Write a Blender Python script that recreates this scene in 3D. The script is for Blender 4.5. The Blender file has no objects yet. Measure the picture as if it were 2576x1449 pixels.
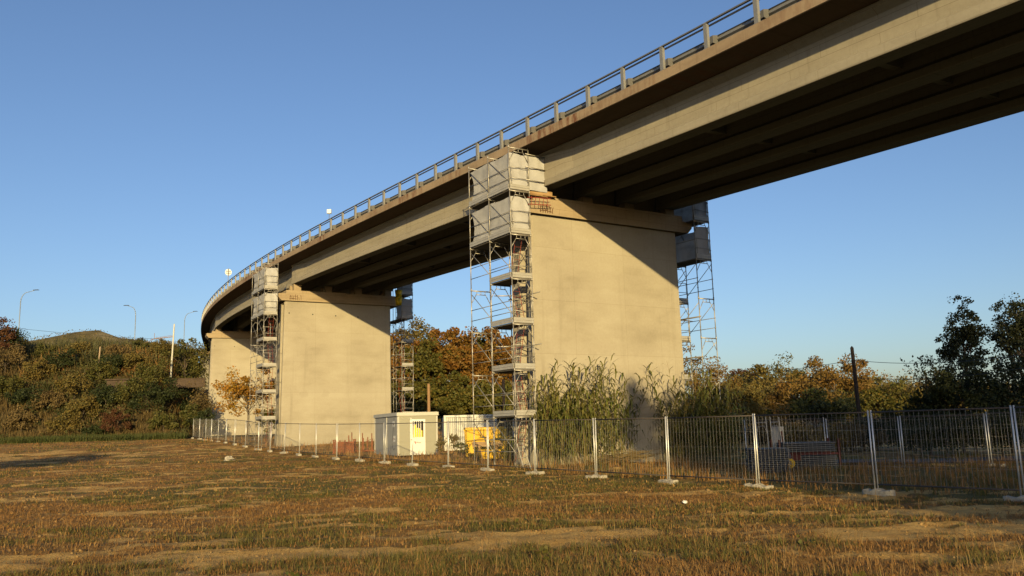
import bpy, math, random
import numpy as np
from mathutils import Vector, Matrix, Quaternion
R = math.radians
rnd = random.Random(7)
rng = np.random.default_rng(11)
scene = bpy.context.scene
COL = scene.collection

# ------------------------------------------------------------------ camera constants (metres, camera at x=y=0)
CAMZ, PITCH, ROLL, FPX = 1.65, 0.16231562, 0.02775074, 2144.0
def ray(px, py):
    a0, b0 = px - 1288.0, py - 724.5
    c, s = math.cos(ROLL), math.sin(ROLL)
    a, b = (a0*c - b0*s)/FPX, (a0*s + b0*c)/FPX
    return Vector((a, math.cos(PITCH) + b*math.sin(PITCH), math.sin(PITCH) - b*math.cos(PITCH)))
def at(px, py, Y):                       # world point seen at a photo pixel, Y metres ahead
    d = ray(px, py)*(Y/ray(px, py).y)
    return Vector((d.x, d.y, d.z + CAMZ))
def ratio(px, py=1080):
    d = ray(px, py); return d.x/d.y

# ------------------------------------------------------------------ numpy value noise
def vnoise(x, y, seed=0):
    xi, yi = np.floor(x).astype(np.int64), np.floor(y).astype(np.int64)
    xf, yf = x - xi, y - yi
    def h(a, b):
        n = (a*374761393 + b*668265263 + seed*974634777) & 0xFFFFFFFF
        n = ((n ^ (n >> 13))*1274126177) & 0xFFFFFFFF
        n = n ^ (n >> 16)
        return (n & 0xFFFF)/65535.0
    u, v = xf*xf*(3 - 2*xf), yf*yf*(3 - 2*yf)
    return (h(xi, yi)*(1-u) + h(xi+1, yi)*u)*(1-v) + (h(xi, yi+1)*(1-u) + h(xi+1, yi+1)*u)*v
def fbm(x, y, seed=0, oct=4):
    t, a, s = 0.0, 0.5, 0.0
    for o in range(oct):
        t = t + a*vnoise(x*2**o + 17.3*o, y*2**o + 5.1*o, seed + o); s += a; a *= 0.5
    return t/s
def sstep(a, b, x):
    t = np.clip((np.asarray(x, float) - a)/(b - a), 0, 1); return t*t*(3 - 2*t)

# ------------------------------------------------------------------ terrain
TY = [-400, -60, -20, 0, 10, 20, 28, 33, 39, 45, 51, 57, 60, 66, 70, 75, 82, 90, 100, 120, 1500]
TZ = [0.6, 0.4, 0.1, 0, -.12, -.26, -.22, -.14, -.06, 0, .1, .24, .33, .5, .8, 1.0, 1.18, 1.42, 1.6, 1.8, 2.4]
BY = [0, 1.5, 4, 7, 9, 11.3, 11.7, 12.6, 17, 24, 34, 60, 300]
BZ = [0, .8, 2.9, 5.0, 6.2, 6.5, 7.6, 7.8, 9.8, 11.6, 12.4, 13.0, 17]
def ground_z(x, y, micro=True):
    x = np.asarray(x, float); y = np.asarray(y, float)
    z = np.interp(y, TY, TZ)
    right = sstep(3, 12, x)*sstep(29, 36, y)
    far = sstep(70, 140, y)
    z = z*(1 - right) + right*(-.42*(1 - far) + .8*far)
    # bank with the railway terrace on the left
    xb = -37.2 - .30*(y - 100)
    m = sstep(0, 5, xb - x)*sstep(-1, 0, y - 90)
    d = y - 95.5 + 1.6*(fbm(x*.09, y*.02, 5) - .5)
    b = np.interp(d, BY, BZ)
    b = b + sstep(0, 5, d)*(fbm(x*.22, y*.22, 31) - .5)*1.6*(1 - .8*sstep(9, 11, d)*(1 - sstep(12.5, 15, d)))
    hill = 22.5*np.exp(-((x + 156)/np.where(x > -156, 26, 42))**2 - ((y - 330)/90)**2)*sstep(150, 260, y)
    hill = hill + 5*np.exp(-((x + 110)/50)**2 - ((y - 340)/90)**2)*sstep(150, 260, y)
    hill = hill*(.90 + .14*fbm(x*.05, y*.05, 33)) + sstep(200, 260, y)*(fbm(x*.12, y*.12, 35) - .5)*3.5
    z = z + m*b + hill*sstep(-30, -60, x)
    if micro:
        near = 1 - sstep(60, 110, y)
        z = z + near*((fbm(x*.35, y*.6, 3) - .5)*.14 + (fbm(x*1.7, y*2.2, 9) - .5)*.11 + (fbm(x*5, y*5, 19, 2) - .5)*.075)
    return z
def gz(x, y, micro=False): return float(ground_z(np.array([x]), np.array([y]), micro)[0])
def cover_val(x, y):                      # 1 = vegetation, 0 = bare sandy soil
    sx = x + .12*y
    n = .62*fbm(sx*.42 + 3, (y - .14*x)*1.15, 41, 6) + .38*fbm(x*1.5, y*2.3, 44, 4)
    lane = np.exp(-((y - .16*x - 14.2)/3.0)**2)*.17 + np.exp(-((y - .1*x - 34)/4.0)**2)*.05 + np.exp(-((y - .02*x - 62)/9.0)**2)*.09
    return sstep(.41, .52, n + .058 - lane*.85)
def green_val(x, y):
    return sstep(.40, .60, fbm(x*.45 + 9, y*.55, 77, 4) + .10*np.exp(-((y - 30)/7.0)**2)*sstep(-18, -4, x) - .05*sstep(40, 55, y))

# ------------------------------------------------------------------ materials
MATS = {}
def mat(name, col, rough=.8, metal=0, spec=.3):
    if name in MATS: return MATS[name]
    m = bpy.data.materials.new(name); m.use_nodes = True
    b = m.node_tree.nodes['Principled BSDF']
    b.inputs['Base Color'].default_value = (*col, 1); b.inputs['Roughness'].default_value = rough
    b.inputs['Metallic'].default_value = metal; b.inputs['Specular IOR Level'].default_value = spec
    MATS[name] = m; return m
class N:                                   # tiny node-graph helper
    def __init__(s, m): s.t = m.node_tree; s.b = s.t.nodes['Principled BSDF']
    def n(s, typ, **kw):
        nd = s.t.nodes.new(typ)
        for k, v in kw.items():
            if k in nd.inputs: nd.inputs[k].default_value = v
            else: setattr(nd, k, v)
        return nd
    def l(s, a, b): s.t.links.new(a, b)
    def ramp(s, fac, stops, interp='LINEAR'):
        r = s.n('ShaderNodeValToRGB'); r.color_ramp.interpolation = interp
        e = r.color_ramp.elements
        while len(e) < len(stops): e.new(.5)
        for i, (p, c) in enumerate(stops):
            e[i].position = p; e[i].color = (*c, 1) if len(c) == 3 else c
        s.l(fac, r.inputs['Fac']); return r.outputs['Color']
    def mix(s, fac, a, b, mode='MIX'):
        mx = s.n('ShaderNodeMix', data_type='RGBA', blend_type=mode)
        for sock, v in ((mx.inputs[0], fac), (mx.inputs[6], a), (mx.inputs[7], b)):
            if isinstance(v, bpy.types.NodeSocket): s.l(v, sock)
            elif isinstance(v, (int, float)): sock.default_value = v
            else: sock.default_value = (*v, 1)
        return mx.outputs[2]
    def coord(s, which='Object', scale=(1, 1, 1)):
        tc = s.n('ShaderNodeTexCoord'); mp = s.n('ShaderNodeMapping'); mp.inputs['Scale'].default_value = scale
        s.l(tc.outputs[which], mp.inputs['Vector']); return mp.outputs['Vector']
    def noise(s, vec, scale, detail=5, rough=.6, dist=0):
        t = s.n('ShaderNodeTexNoise'); t.inputs['Scale'].default_value = scale; t.inputs['Detail'].default_value = detail
        t.inputs['Roughness'].default_value = rough; t.inputs['Distortion'].default_value = dist
        s.l(vec, t.inputs['Vector']); return t.outputs['Fac']
    def bump(s, h, strength=.3, dist=.02):
        b = s.n('ShaderNodeBump'); b.inputs['Strength'].default_value = strength; b.inputs['Distance'].default_value = dist
        s.l(h, b.inputs['Height']); s.l(b.outputs['Normal'], s.b.inputs['Normal'])
    def color(s, c): s.l(c, s.b.inputs['Base Color'])

def concrete_pier():
    m = mat('pier_concrete', (.4, .36, .28), .9); g = N(m)
    v = g.coord()
    big = g.noise(g.coord(scale=(.25, .25, .55)), 1.0, 6, .6)
    lay = g.noise(g.coord(scale=(.03, .03, 1.5)), 1.0, 3, .55, .2)
    fine = g.noise(v, 9, 5, .7)
    c = g.ramp(big, [(.3, (.25, .212, .15)), (.5, (.35, .305, .225)), (.72, (.425, .382, .292))])
    c = g.mix(g.ramp(lay, [(.33, (.6,)*3), (.58, (0,)*3)]), c, (.345, .30, .225))
    c = g.mix(.16, c, g.ramp(fine, [(.3, (.24, .21, .16)), (.7, (.5, .46, .37))]))
    # pour joints and water stains
    st = g.noise(g.coord(scale=(.9, .9, .05)), 1.6, 5, .7)
    c = g.mix(g.ramp(st, [(.58, (0,)*3), (.76, (.4,)*3)]), c, (.2, .165, .115))
    bl = g.noise(v, .55, 3, .45)
    c = g.mix(g.ramp(bl, [(.64, (0,)*3), (.665, (.2,)*3)]), c, (.25, .215, .16))
    sp = g.n('ShaderNodeSeparateXYZ'); g.l(v, sp.inputs[0]); cb = g.n('ShaderNodeCombineXYZ'); g.l(sp.outputs['X'], cb.inputs[0]); g.l(sp.outputs['Z'], cb.inputs[1])
    br = g.n('ShaderNodeTexBrick'); br.offset = 0; g.l(cb.outputs[0], br.inputs['Vector'])
    for k, val in (('Scale', 1.0), ('Mortar Size', .011), ('Brick Width', 3.05), ('Row Height', 2.45), ('Mortar Smooth', .4)): br.inputs[k].default_value = val
    br.inputs['Color1'].default_value = (1, 1, 1, 1); br.inputs['Color2'].default_value = (.955, .95, .94, 1); br.inputs['Mortar'].default_value = (.72, .69, .64, 1)
    c = g.mix(.7, c, br.outputs['Color'], 'MULTIPLY')
    g.color(c); g.bump(fine, .16, .02); return m
def concrete_deck(name, base, dark, stain, uvjoint=True, rust=0.0):
    m = mat(name, base, .9); g = N(m)
    uv = g.coord('UV')
    n1 = g.noise(g.coord('UV', (.35, 1.3, 1)), 1.0, 6, .62)
    n2 = g.noise(uv, 7, 5, .7)
    c = g.ramp(n1, [(.3, dark), (.52, base), (.75, tuple(min(1, k*1.14) for k in base))])
    c = g.mix(.2, c, g.ramp(n2, [(.3, tuple(k*.55 for k in base)), (.7, tuple(k*1.2 for k in base))]))
    drip = g.noise(g.coord('UV', (3.2, .16, 1)), 1.0, 4, .7)
    c = g.mix(g.ramp(drip, [(.55, (0,)*3), (.74, (.55,)*3)]), c, stain)
    if rust:
        rz = g.noise(g.coord('UV', (.14, .05, 1)), 1.0, 3, .5)
        rs = g.noise(g.coord('UV', (2.3, .5, 1)), 1.0, 5, .75)
        mm = g.n('ShaderNodeMath', operation='MULTIPLY')
        g.l(g.ramp(rz, [(.44, (0,)*3), (.6, (1,)*3)]), mm.inputs[0]); g.l(g.ramp(rs, [(.45, (0,)*3), (.62, (rust,)*3)]), mm.inputs[1])
        c = g.mix(mm.outputs[0], c, (.13, .042, .018))
    if uvjoint:
        br = g.n('ShaderNodeTexBrick'); br.offset = .37
        g.l(uv, br.inputs['Vector'])
        for k, val in (('Scale', 1.0), ('Mortar Size', .008), ('Brick Width', 3.3), ('Row Height', .43), ('Mortar Smooth', .3)): br.inputs[k].default_value = val
        br.inputs['Color1'].default_value = br.inputs['Color2'].default_value = (1, 1, 1, 1); br.inputs['Mortar'].default_value = (.5, .45, .4, 1)
        c = g.mix(.75, c, br.outputs['Color'], 'MULTIPLY')
    g.color(c); g.bump(n2, .15, .02); return m
def metal_galv(name, col=(.5, .5, .48), rough=.45, dirt=(.2, .17, .13), metal=.65):
    m = mat(name, col, rough, metal); g = N(m)
    n1 = g.noise(g.coord(), 3.5, 5, .7)
    g.color(g.ramp(n1, [(.35, tuple(.72*a + .28*b for a, b in zip(col, dirt))), (.6, col)])); return m
def painted(name, col, chip, amount=.6, rough=.5, scale=5):
    m = mat(name, col, rough); g = N(m)
    n1 = g.noise(g.coord(), scale, 6, .75)
    n2 = g.noise(g.coord(), .8, 3, .6)
    c = g.mix(g.ramp(n2, [(.35, (.25,)*3), (.65, (0,)*3)]), col, tuple(k*.6 for k in col))
    c = g.mix(g.ramp(n1, [(amount, (0,)*3), (amount + .06, (.85,)*3)]), c, chip)
    g.color(c); return m
def leafmat(name, cols, trans=.25, rough=.6, clump=.5):
    m = mat(name, cols[0], rough, 0, .25); g = N(m)
    ge = g.n('ShaderNodeNewGeometry')
    k = len(cols)
    c1 = g.ramp(ge.outputs['Random Per Island'], [((i + .5)/k, c) for i, c in enumerate(cols)])
    n1 = g.noise(g.coord('Object'), clump, 3, .6)
    c = g.mix(g.ramp(n1, [(.38, (0,)*3), (.62, (.75,)*3)]), c1, cols[-1])
    g.color(c)
    tr = g.n('ShaderNodeBsdfTranslucent'); g.l(c, tr.inputs['Color'])
    mx = g.n('ShaderNodeMixShader'); mx.inputs[0].default_value = trans
    out = g.t.nodes['Material Output']
    g.l(g.b.outputs[0], mx.inputs[1]); g.l(tr.outputs[0], mx.inputs[2]); g.l(mx.outputs[0], out.inputs['Surface'])
    return m

M_PIER = concrete_pier()
M_GIRD = concrete_deck('girder_concrete', (.36, .315, .235), (.29, .25, .185), (.21, .175, .125))
M_SLAB = concrete_deck('shaded_slab_concrete', (.105, .076, .052), (.06, .045, .033), (.04, .03, .022), False, .5)  # shade under the deck is darkened into this colour; the rust is real
M_FASC = concrete_deck('fascia_concrete', (.34, .25, .16), (.23, .165, .105), (.13, .075, .04), False, .95)
M_CAP = concrete_deck('cap_concrete', (.345, .265, .165), (.26, .19, .115), (.15, .10, .06))
M_ASPH = mat('asphalt', (.05, .05, .05), .9)
M_GALV = metal_galv('galvanised_steel', (.28, .275, .26), .5, (.17, .15, .12), .35)
M_RAIL = metal_galv('weathered_rail_steel', (.17, .165, .155), .55, (.12, .1, .08), .35)
M_TUBE = metal_galv('scaffold_tube', (.40, .375, .325), .45, (.2, .13, .09), .55)
M_ALU = metal_galv('toe_board_metal', (.42, .40, .36), .6, (.24, .2, .15), .25)
M_DECKP = metal_galv('platform_metal', (.2, .18, .155), .7, (.12, .09, .07), .2)
M_MAROON = mat('maroon_paint', (.10, .025, .018), .7)
M_PLANK = metal_galv('stored_platform_metal', (.11, .11, .11), .7, (.09, .08, .07), .2)
M_RED = painted('red_paint', (.24, .045, .028), (.10, .05, .035), .58)
M_WOOD = mat('board_wood', (.36, .22, .10), .85)
g = N(M_WOOD); w = g.noise(g.coord('Object', (1, 9, 9)), 1.2, 5, .6); g.color(g.ramp(w, [(.35, (.24, .14, .06)), (.65, (.44, .29, .14))]))
M_POLE = mat('shaded_weathered_pole_wood', (.12, .08, .05), .9)
g = N(M_POLE); w = g.noise(g.coord('Object', (9, 9, .6)), 1.5, 5, .6); g.color(g.ramp(w, [(.35, (.025, .018, .014)), (.65, (.06, .042, .03))]))  # weathered grain, darkened further to put the pole's shade into the colour
M_BROWNPOLE = mat('brown_pole_wood', (.27, .16, .08), .9)
M_SHEET = mat('debris_sheet', (.6, .58, .55), .9)
g = N(M_SHEET); w = g.noise(g.coord('Object'), 1.3, 5, .65); cc = g.ramp(w, [(.35, (.46, .445, .43)), (.65, (.60, .585, .565))]); g.color(cc)
tr = g.n('ShaderNodeBsdfTranslucent'); g.l(cc, tr.inputs['Color']); mx = g.n('ShaderNodeMixShader'); mx.inputs[0].default_value = .3
g.l(g.b.outputs[0], mx.inputs[1]); g.l(tr.outputs[0], mx.inputs[2]); g.l(mx.outputs[0], g.t.nodes['Material Output'].inputs['Surface'])
M_FENCE = metal_galv('fence_post_zinc', (.68, .66, .62), .42, (.45, .42, .37), .45)
M_FTUBE = metal_galv('fence_rail_zinc', (.085, .07, .06), .6, (.05, .03, .02), .3)
M_FWIRE = metal_galv('fence_wire_zinc', (.34, .32, .29), .4, (.25, .2, .16), .5)
M_FOOT = mat('foot_concrete', (.5, .46, .38), .95)
g = N(M_FOOT); w = g.noise(g.coord('Object'), 9, 6, .7); g.color(g.ramp(w, [(.3, (.24, .2, .15)), (.65, (.42, .38, .3))])); g.bump(w, .4, .03)
M_YEL = painted('yellow_paint', (.72, .42, .012), (.16, .09, .04), .66, .45, 4)
M_YEL2 = mat('yellow_plastic', (.6, .42, .02), .5)
M_ORG = painted('orange_rusty_paint', (.22, .065, .022), (.11, .045, .022), .5, .8, 6)
M_WHITE = painted('white_container_paint', (.58, .57, .53), (.3, .2, .12), .72, .5, 3)
M_CREAM = mat('cream_panel', (.30, .285, .22), .6)
M_GREYP = mat('grey_panel', (.36, .35, .32), .6)
g = N(M_GREYP); w = g.noise(g.coord('Object'), 1.5, 4, .6); g.color(g.ramp(w, [(.3, (.33, .32, .29)), (.7, (.39, .38, .35))]))
M_WTRIM = painted('white_trim', (.5, .48, .42), (.3, .24, .17), .68, .55, 7)
M_WDOOR = mat('white_door', (.7, .69, .65), .45)
M_DARKG = mat('dark_glass', (.02, .015, .012), .15, 0, .5)
M_CURT = mat('yellow_curtain', (.72, .58, .03), .8)
M_BLACK = mat('black_plastic', (.02, .02, .02), .6)
M_DGREEN = mat('dark_green_paint', (.03, .045, .022), .6)
M_BLUE = mat('blue_plastic', (.05, .09, .2), .5)
M_INKR = mat('red_ink', (.5, .05, .03), .6)
M_INKK = mat('dark_ink', (.08, .07, .06), .6)
M_STICK = mat('white_sticker', (.75, .74, .7), .6)
M_LAMP = mat('lamp_housing', (.06, .065, .07), .5, .3)
M_LPOLE = mat('lamp_pole_paint', (.28, .32, .36), .5, .3)
M_RUST = mat('rusty_rebar', (.12, .05, .025), .9)
M_BARK = mat('tree_bark', (.11, .08, .055), .95)
g = N(M_BARK); w = g.noise(g.coord('Object', (6, 6, 1.2)), 1.5, 5, .7); g.color(g.ramp(w, [(.35, (.055, .04, .028)), (.65, (.16, .12, .085))]))
M_BARKP = mat('pale_bark', (.33, .24, .16), .9)
M_MASON = mat('pale_masonry', (.48, .44, .36), .9)
g = N(M_MASON); br = g.n('ShaderNodeTexBrick'); g.l(g.coord('Object', (1, 1, 1)), br.inputs['Vector'])
for k, val in (('Scale', 1.0), ('Mortar Size', .03), ('Brick Width', .9), ('Row Height', .4)): br.inputs[k].default_value = val
br.inputs['Color1'].default_value = (.5, .46, .38, 1); br.inputs['Color2'].default_value = (.42, .385, .31, 1); br.inputs['Mortar'].default_value = (.22, .2, .16, 1); g.color(br.outputs['Color'])
M_WALLB = mat('brown_wall_concrete', (.2, .16, .12), .95)
g = N(M_WALLB); w = g.noise(g.coord('Object'), 1.2, 6, .7); g.color(g.ramp(w, [(.3, (.04, .028, .02)), (.7, (.10, .07, .05))]))

L_GOLD = leafmat('golden_leaves', [(.16, .10, .02), (.24, .12, .02), (.10, .095, .02), (.28, .14, .02), (.20, .085, .016)], .3, .6, .22)
L_GOLDG = leafmat('green_gold_leaves', [(.08, .09, .018), (.14, .115, .02), (.06, .075, .016), (.19, .12, .02), (.10, .09, .018)], .3, .6, .3)
L_YELL = leafmat('yellow_leaves', [(.32, .19, .024), (.42, .22, .024), (.22, .16, .024), (.36, .16, .02)], .3, .55, .8)
L_ORNG = leafmat('orange_leaves', [(.19, .125, .03), (.22, .14, .03), (.14, .11, .03), (.2, .105, .024)], .3, .6, .35)
L_DGRN = leafmat('dark_green_leaves', [(.022, .032, .010), (.032, .042, .012), (.016, .026, .009), (.042, .048, .014)], .2, .6, .5)
L_MGRN = leafmat('mid_green_leaves', [(.065, .075, .018), (.09, .088, .02), (.045, .06, .016), (.12, .10, .024)], .25, .6, .4)
L_OLIV = leafmat('olive_leaves', [(.11, .095, .026), (.15, .115, .03), (.08, .08, .024), (.17, .115, .028)], .25, .6, .35)
L_BANK = leafmat('bank_creeper_leaves', [(.035, .045, .013), (.055, .06, .017), (.025, .036, .011), (.075, .065, .02)], .2, .6, .3)
L_BROWN = leafmat('brown_dry_leaves', [(.10, .068, .028), (.14, .09, .034), (.07, .055, .022), (.16, .11, .042)], .15, .8, .35)
L_REDB = leafmat('red_brown_leaves', [(.09, .03, .016), (.12, .042, .02), (.07, .032, .016), (.10, .05, .02)], .2, .7, .6)
L_POP = leafmat('poplar_leaves', [(.04, .05, .022), (.06, .07, .03), (.032, .042, .02), (.055, .058, .024)], .25, .45, .5)
L_REED = leafmat('reed_leaves', [(.14, .165, .036), (.19, .205, .048), (.10, .125, .032), (.23, .20, .055)], .3, .5, .6)
L_CANE = leafmat('reed_canes', [(.10, .11, .03), (.14, .13, .04), (.08, .09, .028), (.22, .14, .05)], .1, .6, .9)
L_REEDH = leafmat('bank_reed_leaves', [(.075, .082, .035), (.10, .10, .042), (.055, .065, .028), (.13, .115, .05)], .25, .6, .3)
L_DRY = leafmat('dry_grass_blades', [(.34, .185, .058), (.22, .11, .034), (.46, .28, .095), (.10, .048, .018), (.30, .15, .046)], .2, .8, .5)
L_LITT = leafmat('litter_blades', [(.2, .11, .036), (.34, .21, .07), (.11, .06, .02), (.48, .33, .12), (.16, .085, .028)], .1, .85, .9)
L_VERGE = leafmat('verge_grass_blades', [(.06, .085, .022), (.08, .10, .028), (.045, .065, .018), (.10, .10, .03)], .3, .7, .7)
L_STRAW = leafmat('straw_blades', [(.32, .21, .08), (.25, .15, .055), (.38, .26, .11), (.2, .11, .04)], .15, .8, .9)
L_GRASS = leafmat('green_grass_blades', [(.10, .10, .026), (.13, .12, .032), (.07, .075, .02), (.17, .135, .036)], .3, .7, .7)

# ------------------------------------------------------------------ object helpers
def link(name, me, parent=None, material=None):
    o = bpy.data.objects.new(name, me); COL.objects.link(o)
    if parent is not None: o.parent = parent
    if material is not None and me is not None and not me.materials: me.materials.append(material)
    return o
def tag(o, label, cat, group=None, kind=None):
    if label: o['label'] = label
    if cat: o['category'] = cat
    if group: o['group'] = group
    if kind: o['kind'] = kind
    return o
def thing(name, label, cat, loc=(0, 0, 0), rz=0, group=None):
    o = bpy.data.objects.new(name, None); COL.objects.link(o); o.empty_display_size = .3
    o.location = loc; o.rotation_euler = (0, 0, rz); return tag(o, label, cat, group)
def struct(o): o['kind'] = 'structure'; return o
class MB:
    def __init__(s): s.v = []; s.f = []; s.uv = None
    def add(s, vs, fs):
        k = len(s.v); s.v += [tuple(p) for p in vs]; s.f += [tuple(i + k for i in f) for f in fs]; return s
    def box(s, c, d, rot=None):
        c = Vector(c); hx, hy, hz = d[0]/2, d[1]/2, d[2]/2
        vs = [Vector((x, y, z)) for x in (-hx, hx) for y in (-hy, hy) for z in (-hz, hz)]
        if rot is not None: vs = [rot @ p for p in vs]
        return s.add([p + c for p in vs], [(0, 1, 3, 2), (4, 6, 7, 5), (0, 4, 5, 1), (2, 3, 7, 6), (0, 2, 6, 4), (1, 5, 7, 3)])
    def tube(s, p0, p1, r0, r1=None, n=6, cap=True):
        p0, p1 = Vector(p0), Vector(p1); r1 = r0 if r1 is None else r1
        d = (p1 - p0)
        if d.length < 1e-6: return s
        d.normalize(); a = d.orthogonal().normalized(); b = d.cross(a)
        vs = []
        for p, r in ((p0, r0), (p1, r1)):
            for i in range(n):
                t = 2*math.pi*i/n; vs.append(p + a*(r*math.cos(t)) + b*(r*math.sin(t)))
        fs = [(i, (i + 1) % n, n + (i + 1) % n, n + i) for i in range(n)]
        if cap: fs += [tuple(range(n - 1, -1, -1)), tuple(range(n, 2*n))]
        return s.add(vs, fs)
    def path(s, pts, r, n=6, r1=None):
        k = len(pts) - 1
        for i in range(k):
            ra = r if r1 is None else r + (r1 - r)*i/k; rb = r if r1 is None else r + (r1 - r)*(i + 1)/k
            s.tube(pts[i], pts[i+1], ra, rb, n)
        return s
    def prism(s, poly, z0, z1):
        n = len(poly)
        return s.add([(x, y, z0) for x, y in poly] + [(x, y, z1) for x, y in poly],
                     [tuple(range(n - 1, -1, -1)), tuple(range(n, 2*n))] + [(i, (i+1) % n, n + (i+1) % n, n + i) for i in range(n)])
    def mesh(s, name, material=None, smooth=False):
        me = bpy.data.meshes.new(name); me.from_pydata(s.v, [], s.f); me.update()
        if s.uv is not None:
            l = me.uv_layers.new(name='UVMap'); l.data.foreach_set('uv', np.array(s.uv, np.float32).ravel())
        if material: me.materials.append(material)
        if smooth: me.polygons.foreach_set('use_smooth', [True]*len(me.polygons))
        return me
    def build(s, name, material, parent=None, smooth=False, bevel=0):
        o = link(name, s.mesh(name, material, smooth), parent)
        if bevel:
            b = o.modifiers.new('bevel', 'BEVEL'); b.width = bevel; b.segments = 2; b.limit_method = 'ANGLE'
        return o
def quads_mesh(name, V, nper, faces, material, smooth=False):   # V: (n, nper, 3) array, same face list for every element
    n = len(V); me = bpy.data.meshes.new(name)
    fs = np.array(faces, np.int32); k, c = fs.shape
    idx = (np.arange(n, dtype=np.int32)[:, None, None]*nper + fs[None]).reshape(-1)
    me.vertices.add(n*nper); me.vertices.foreach_set('co', np.ascontiguousarray(V, np.float32).ravel())
    me.loops.add(len(idx)); me.loops.foreach_set('vertex_index', idx)
    me.polygons.add(n*k); me.polygons.foreach_set('loop_start', np.arange(0, len(idx), c, dtype=np.int32))
    me.polygons.foreach_set('loop_total', np.full(n*k, c, np.int32))
    me.update(calc_edges=True); me.materials.append(material)
    if smooth: me.polygons.foreach_set('use_smooth', [True]*(n*k))
    return me
def unit(a): return a/np.maximum(np.linalg.norm(a, axis=-1, keepdims=True), 1e-9)
def leaves(P, size, aspect=.6, droop=.3):        # folded rhombus leaves
    n = len(P); d = unit(rng.normal(size=(n, 3)) + np.array([0, 0, -droop])); q = unit(np.cross(d, rng.normal(size=(n, 3))))
    s = (size*rng.uniform(.65, 1.3, n))[:, None]; nn = np.cross(d, q)
    return np.stack([P - d*s*.5, P + q*s*aspect*.5 + nn*s*.12, P + d*s*.5, P - q*s*aspect*.5 + nn*s*.12], 1)
LF = [(0, 1, 2, 3)]
def blades(B, H, W, lean, yaw=None):             # 3-vert tapered blades with bend: 5 verts
    n = len(B); a = rng.uniform(0, 2*math.pi, n) if yaw is None else yaw
    d = np.stack([np.cos(a), np.sin(a), np.zeros(n)], 1); t = np.stack([-np.sin(a), np.cos(a), np.zeros(n)], 1)
    up = np.array([0, 0, 1.0]); L = lean[:, None]; H = H[:, None]; W = W[:, None]
    if lean.mean() > 2.4:                    # lying stems, slightly arched
        mid = B + d*H*.5 + up*(.012 + .06*H*rng.random((n, 1))); tip = B + d*H + up*(.012 + .16*H*(L - 2.6))
        return np.stack([B + up*.012 - t*W, B + up*.012 + t*W, mid + t*W*.8, tip, mid - t*W*.8], 1)
    mid = B + (up*np.cos(L*.5) + d*np.sin(L*.5))*H*.5
    tip = mid + (up*np.cos(L) + d*np.sin(L))*H*.5
    return np.stack([B - t*W, B + t*W, mid + t*W*.7, tip, mid - t*W*.7], 1)
BF = [(0, 1, 2, 4), (4, 2, 3, 3)]
def blades_mesh(name, V, material):
    n = len(V); me = bpy.data.meshes.new(name)
    base = np.arange(n, dtype=np.int32)[:, None]*5
    idx = np.concatenate([base + np.array([0, 1, 2, 4]), base + np.array([4, 2, 3])], 1).reshape(-1)
    me.vertices.add(n*5); me.vertices.foreach_set('co', np.ascontiguousarray(V, np.float32).ravel())
    me.loops.add(len(idx)); me.loops.foreach_set('vertex_index', idx)
    st = (np.arange(n, dtype=np.int32)[:, None]*7 + np.array([0, 4])).reshape(-1).astype(np.int32)
    me.polygons.add(2*n); me.polygons.foreach_set('loop_start', st)
    me.polygons.foreach_set('loop_total', np.tile(np.array([4, 3], np.int32), n))
    me.update(calc_edges=True); me.materials.append(material); return me

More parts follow.
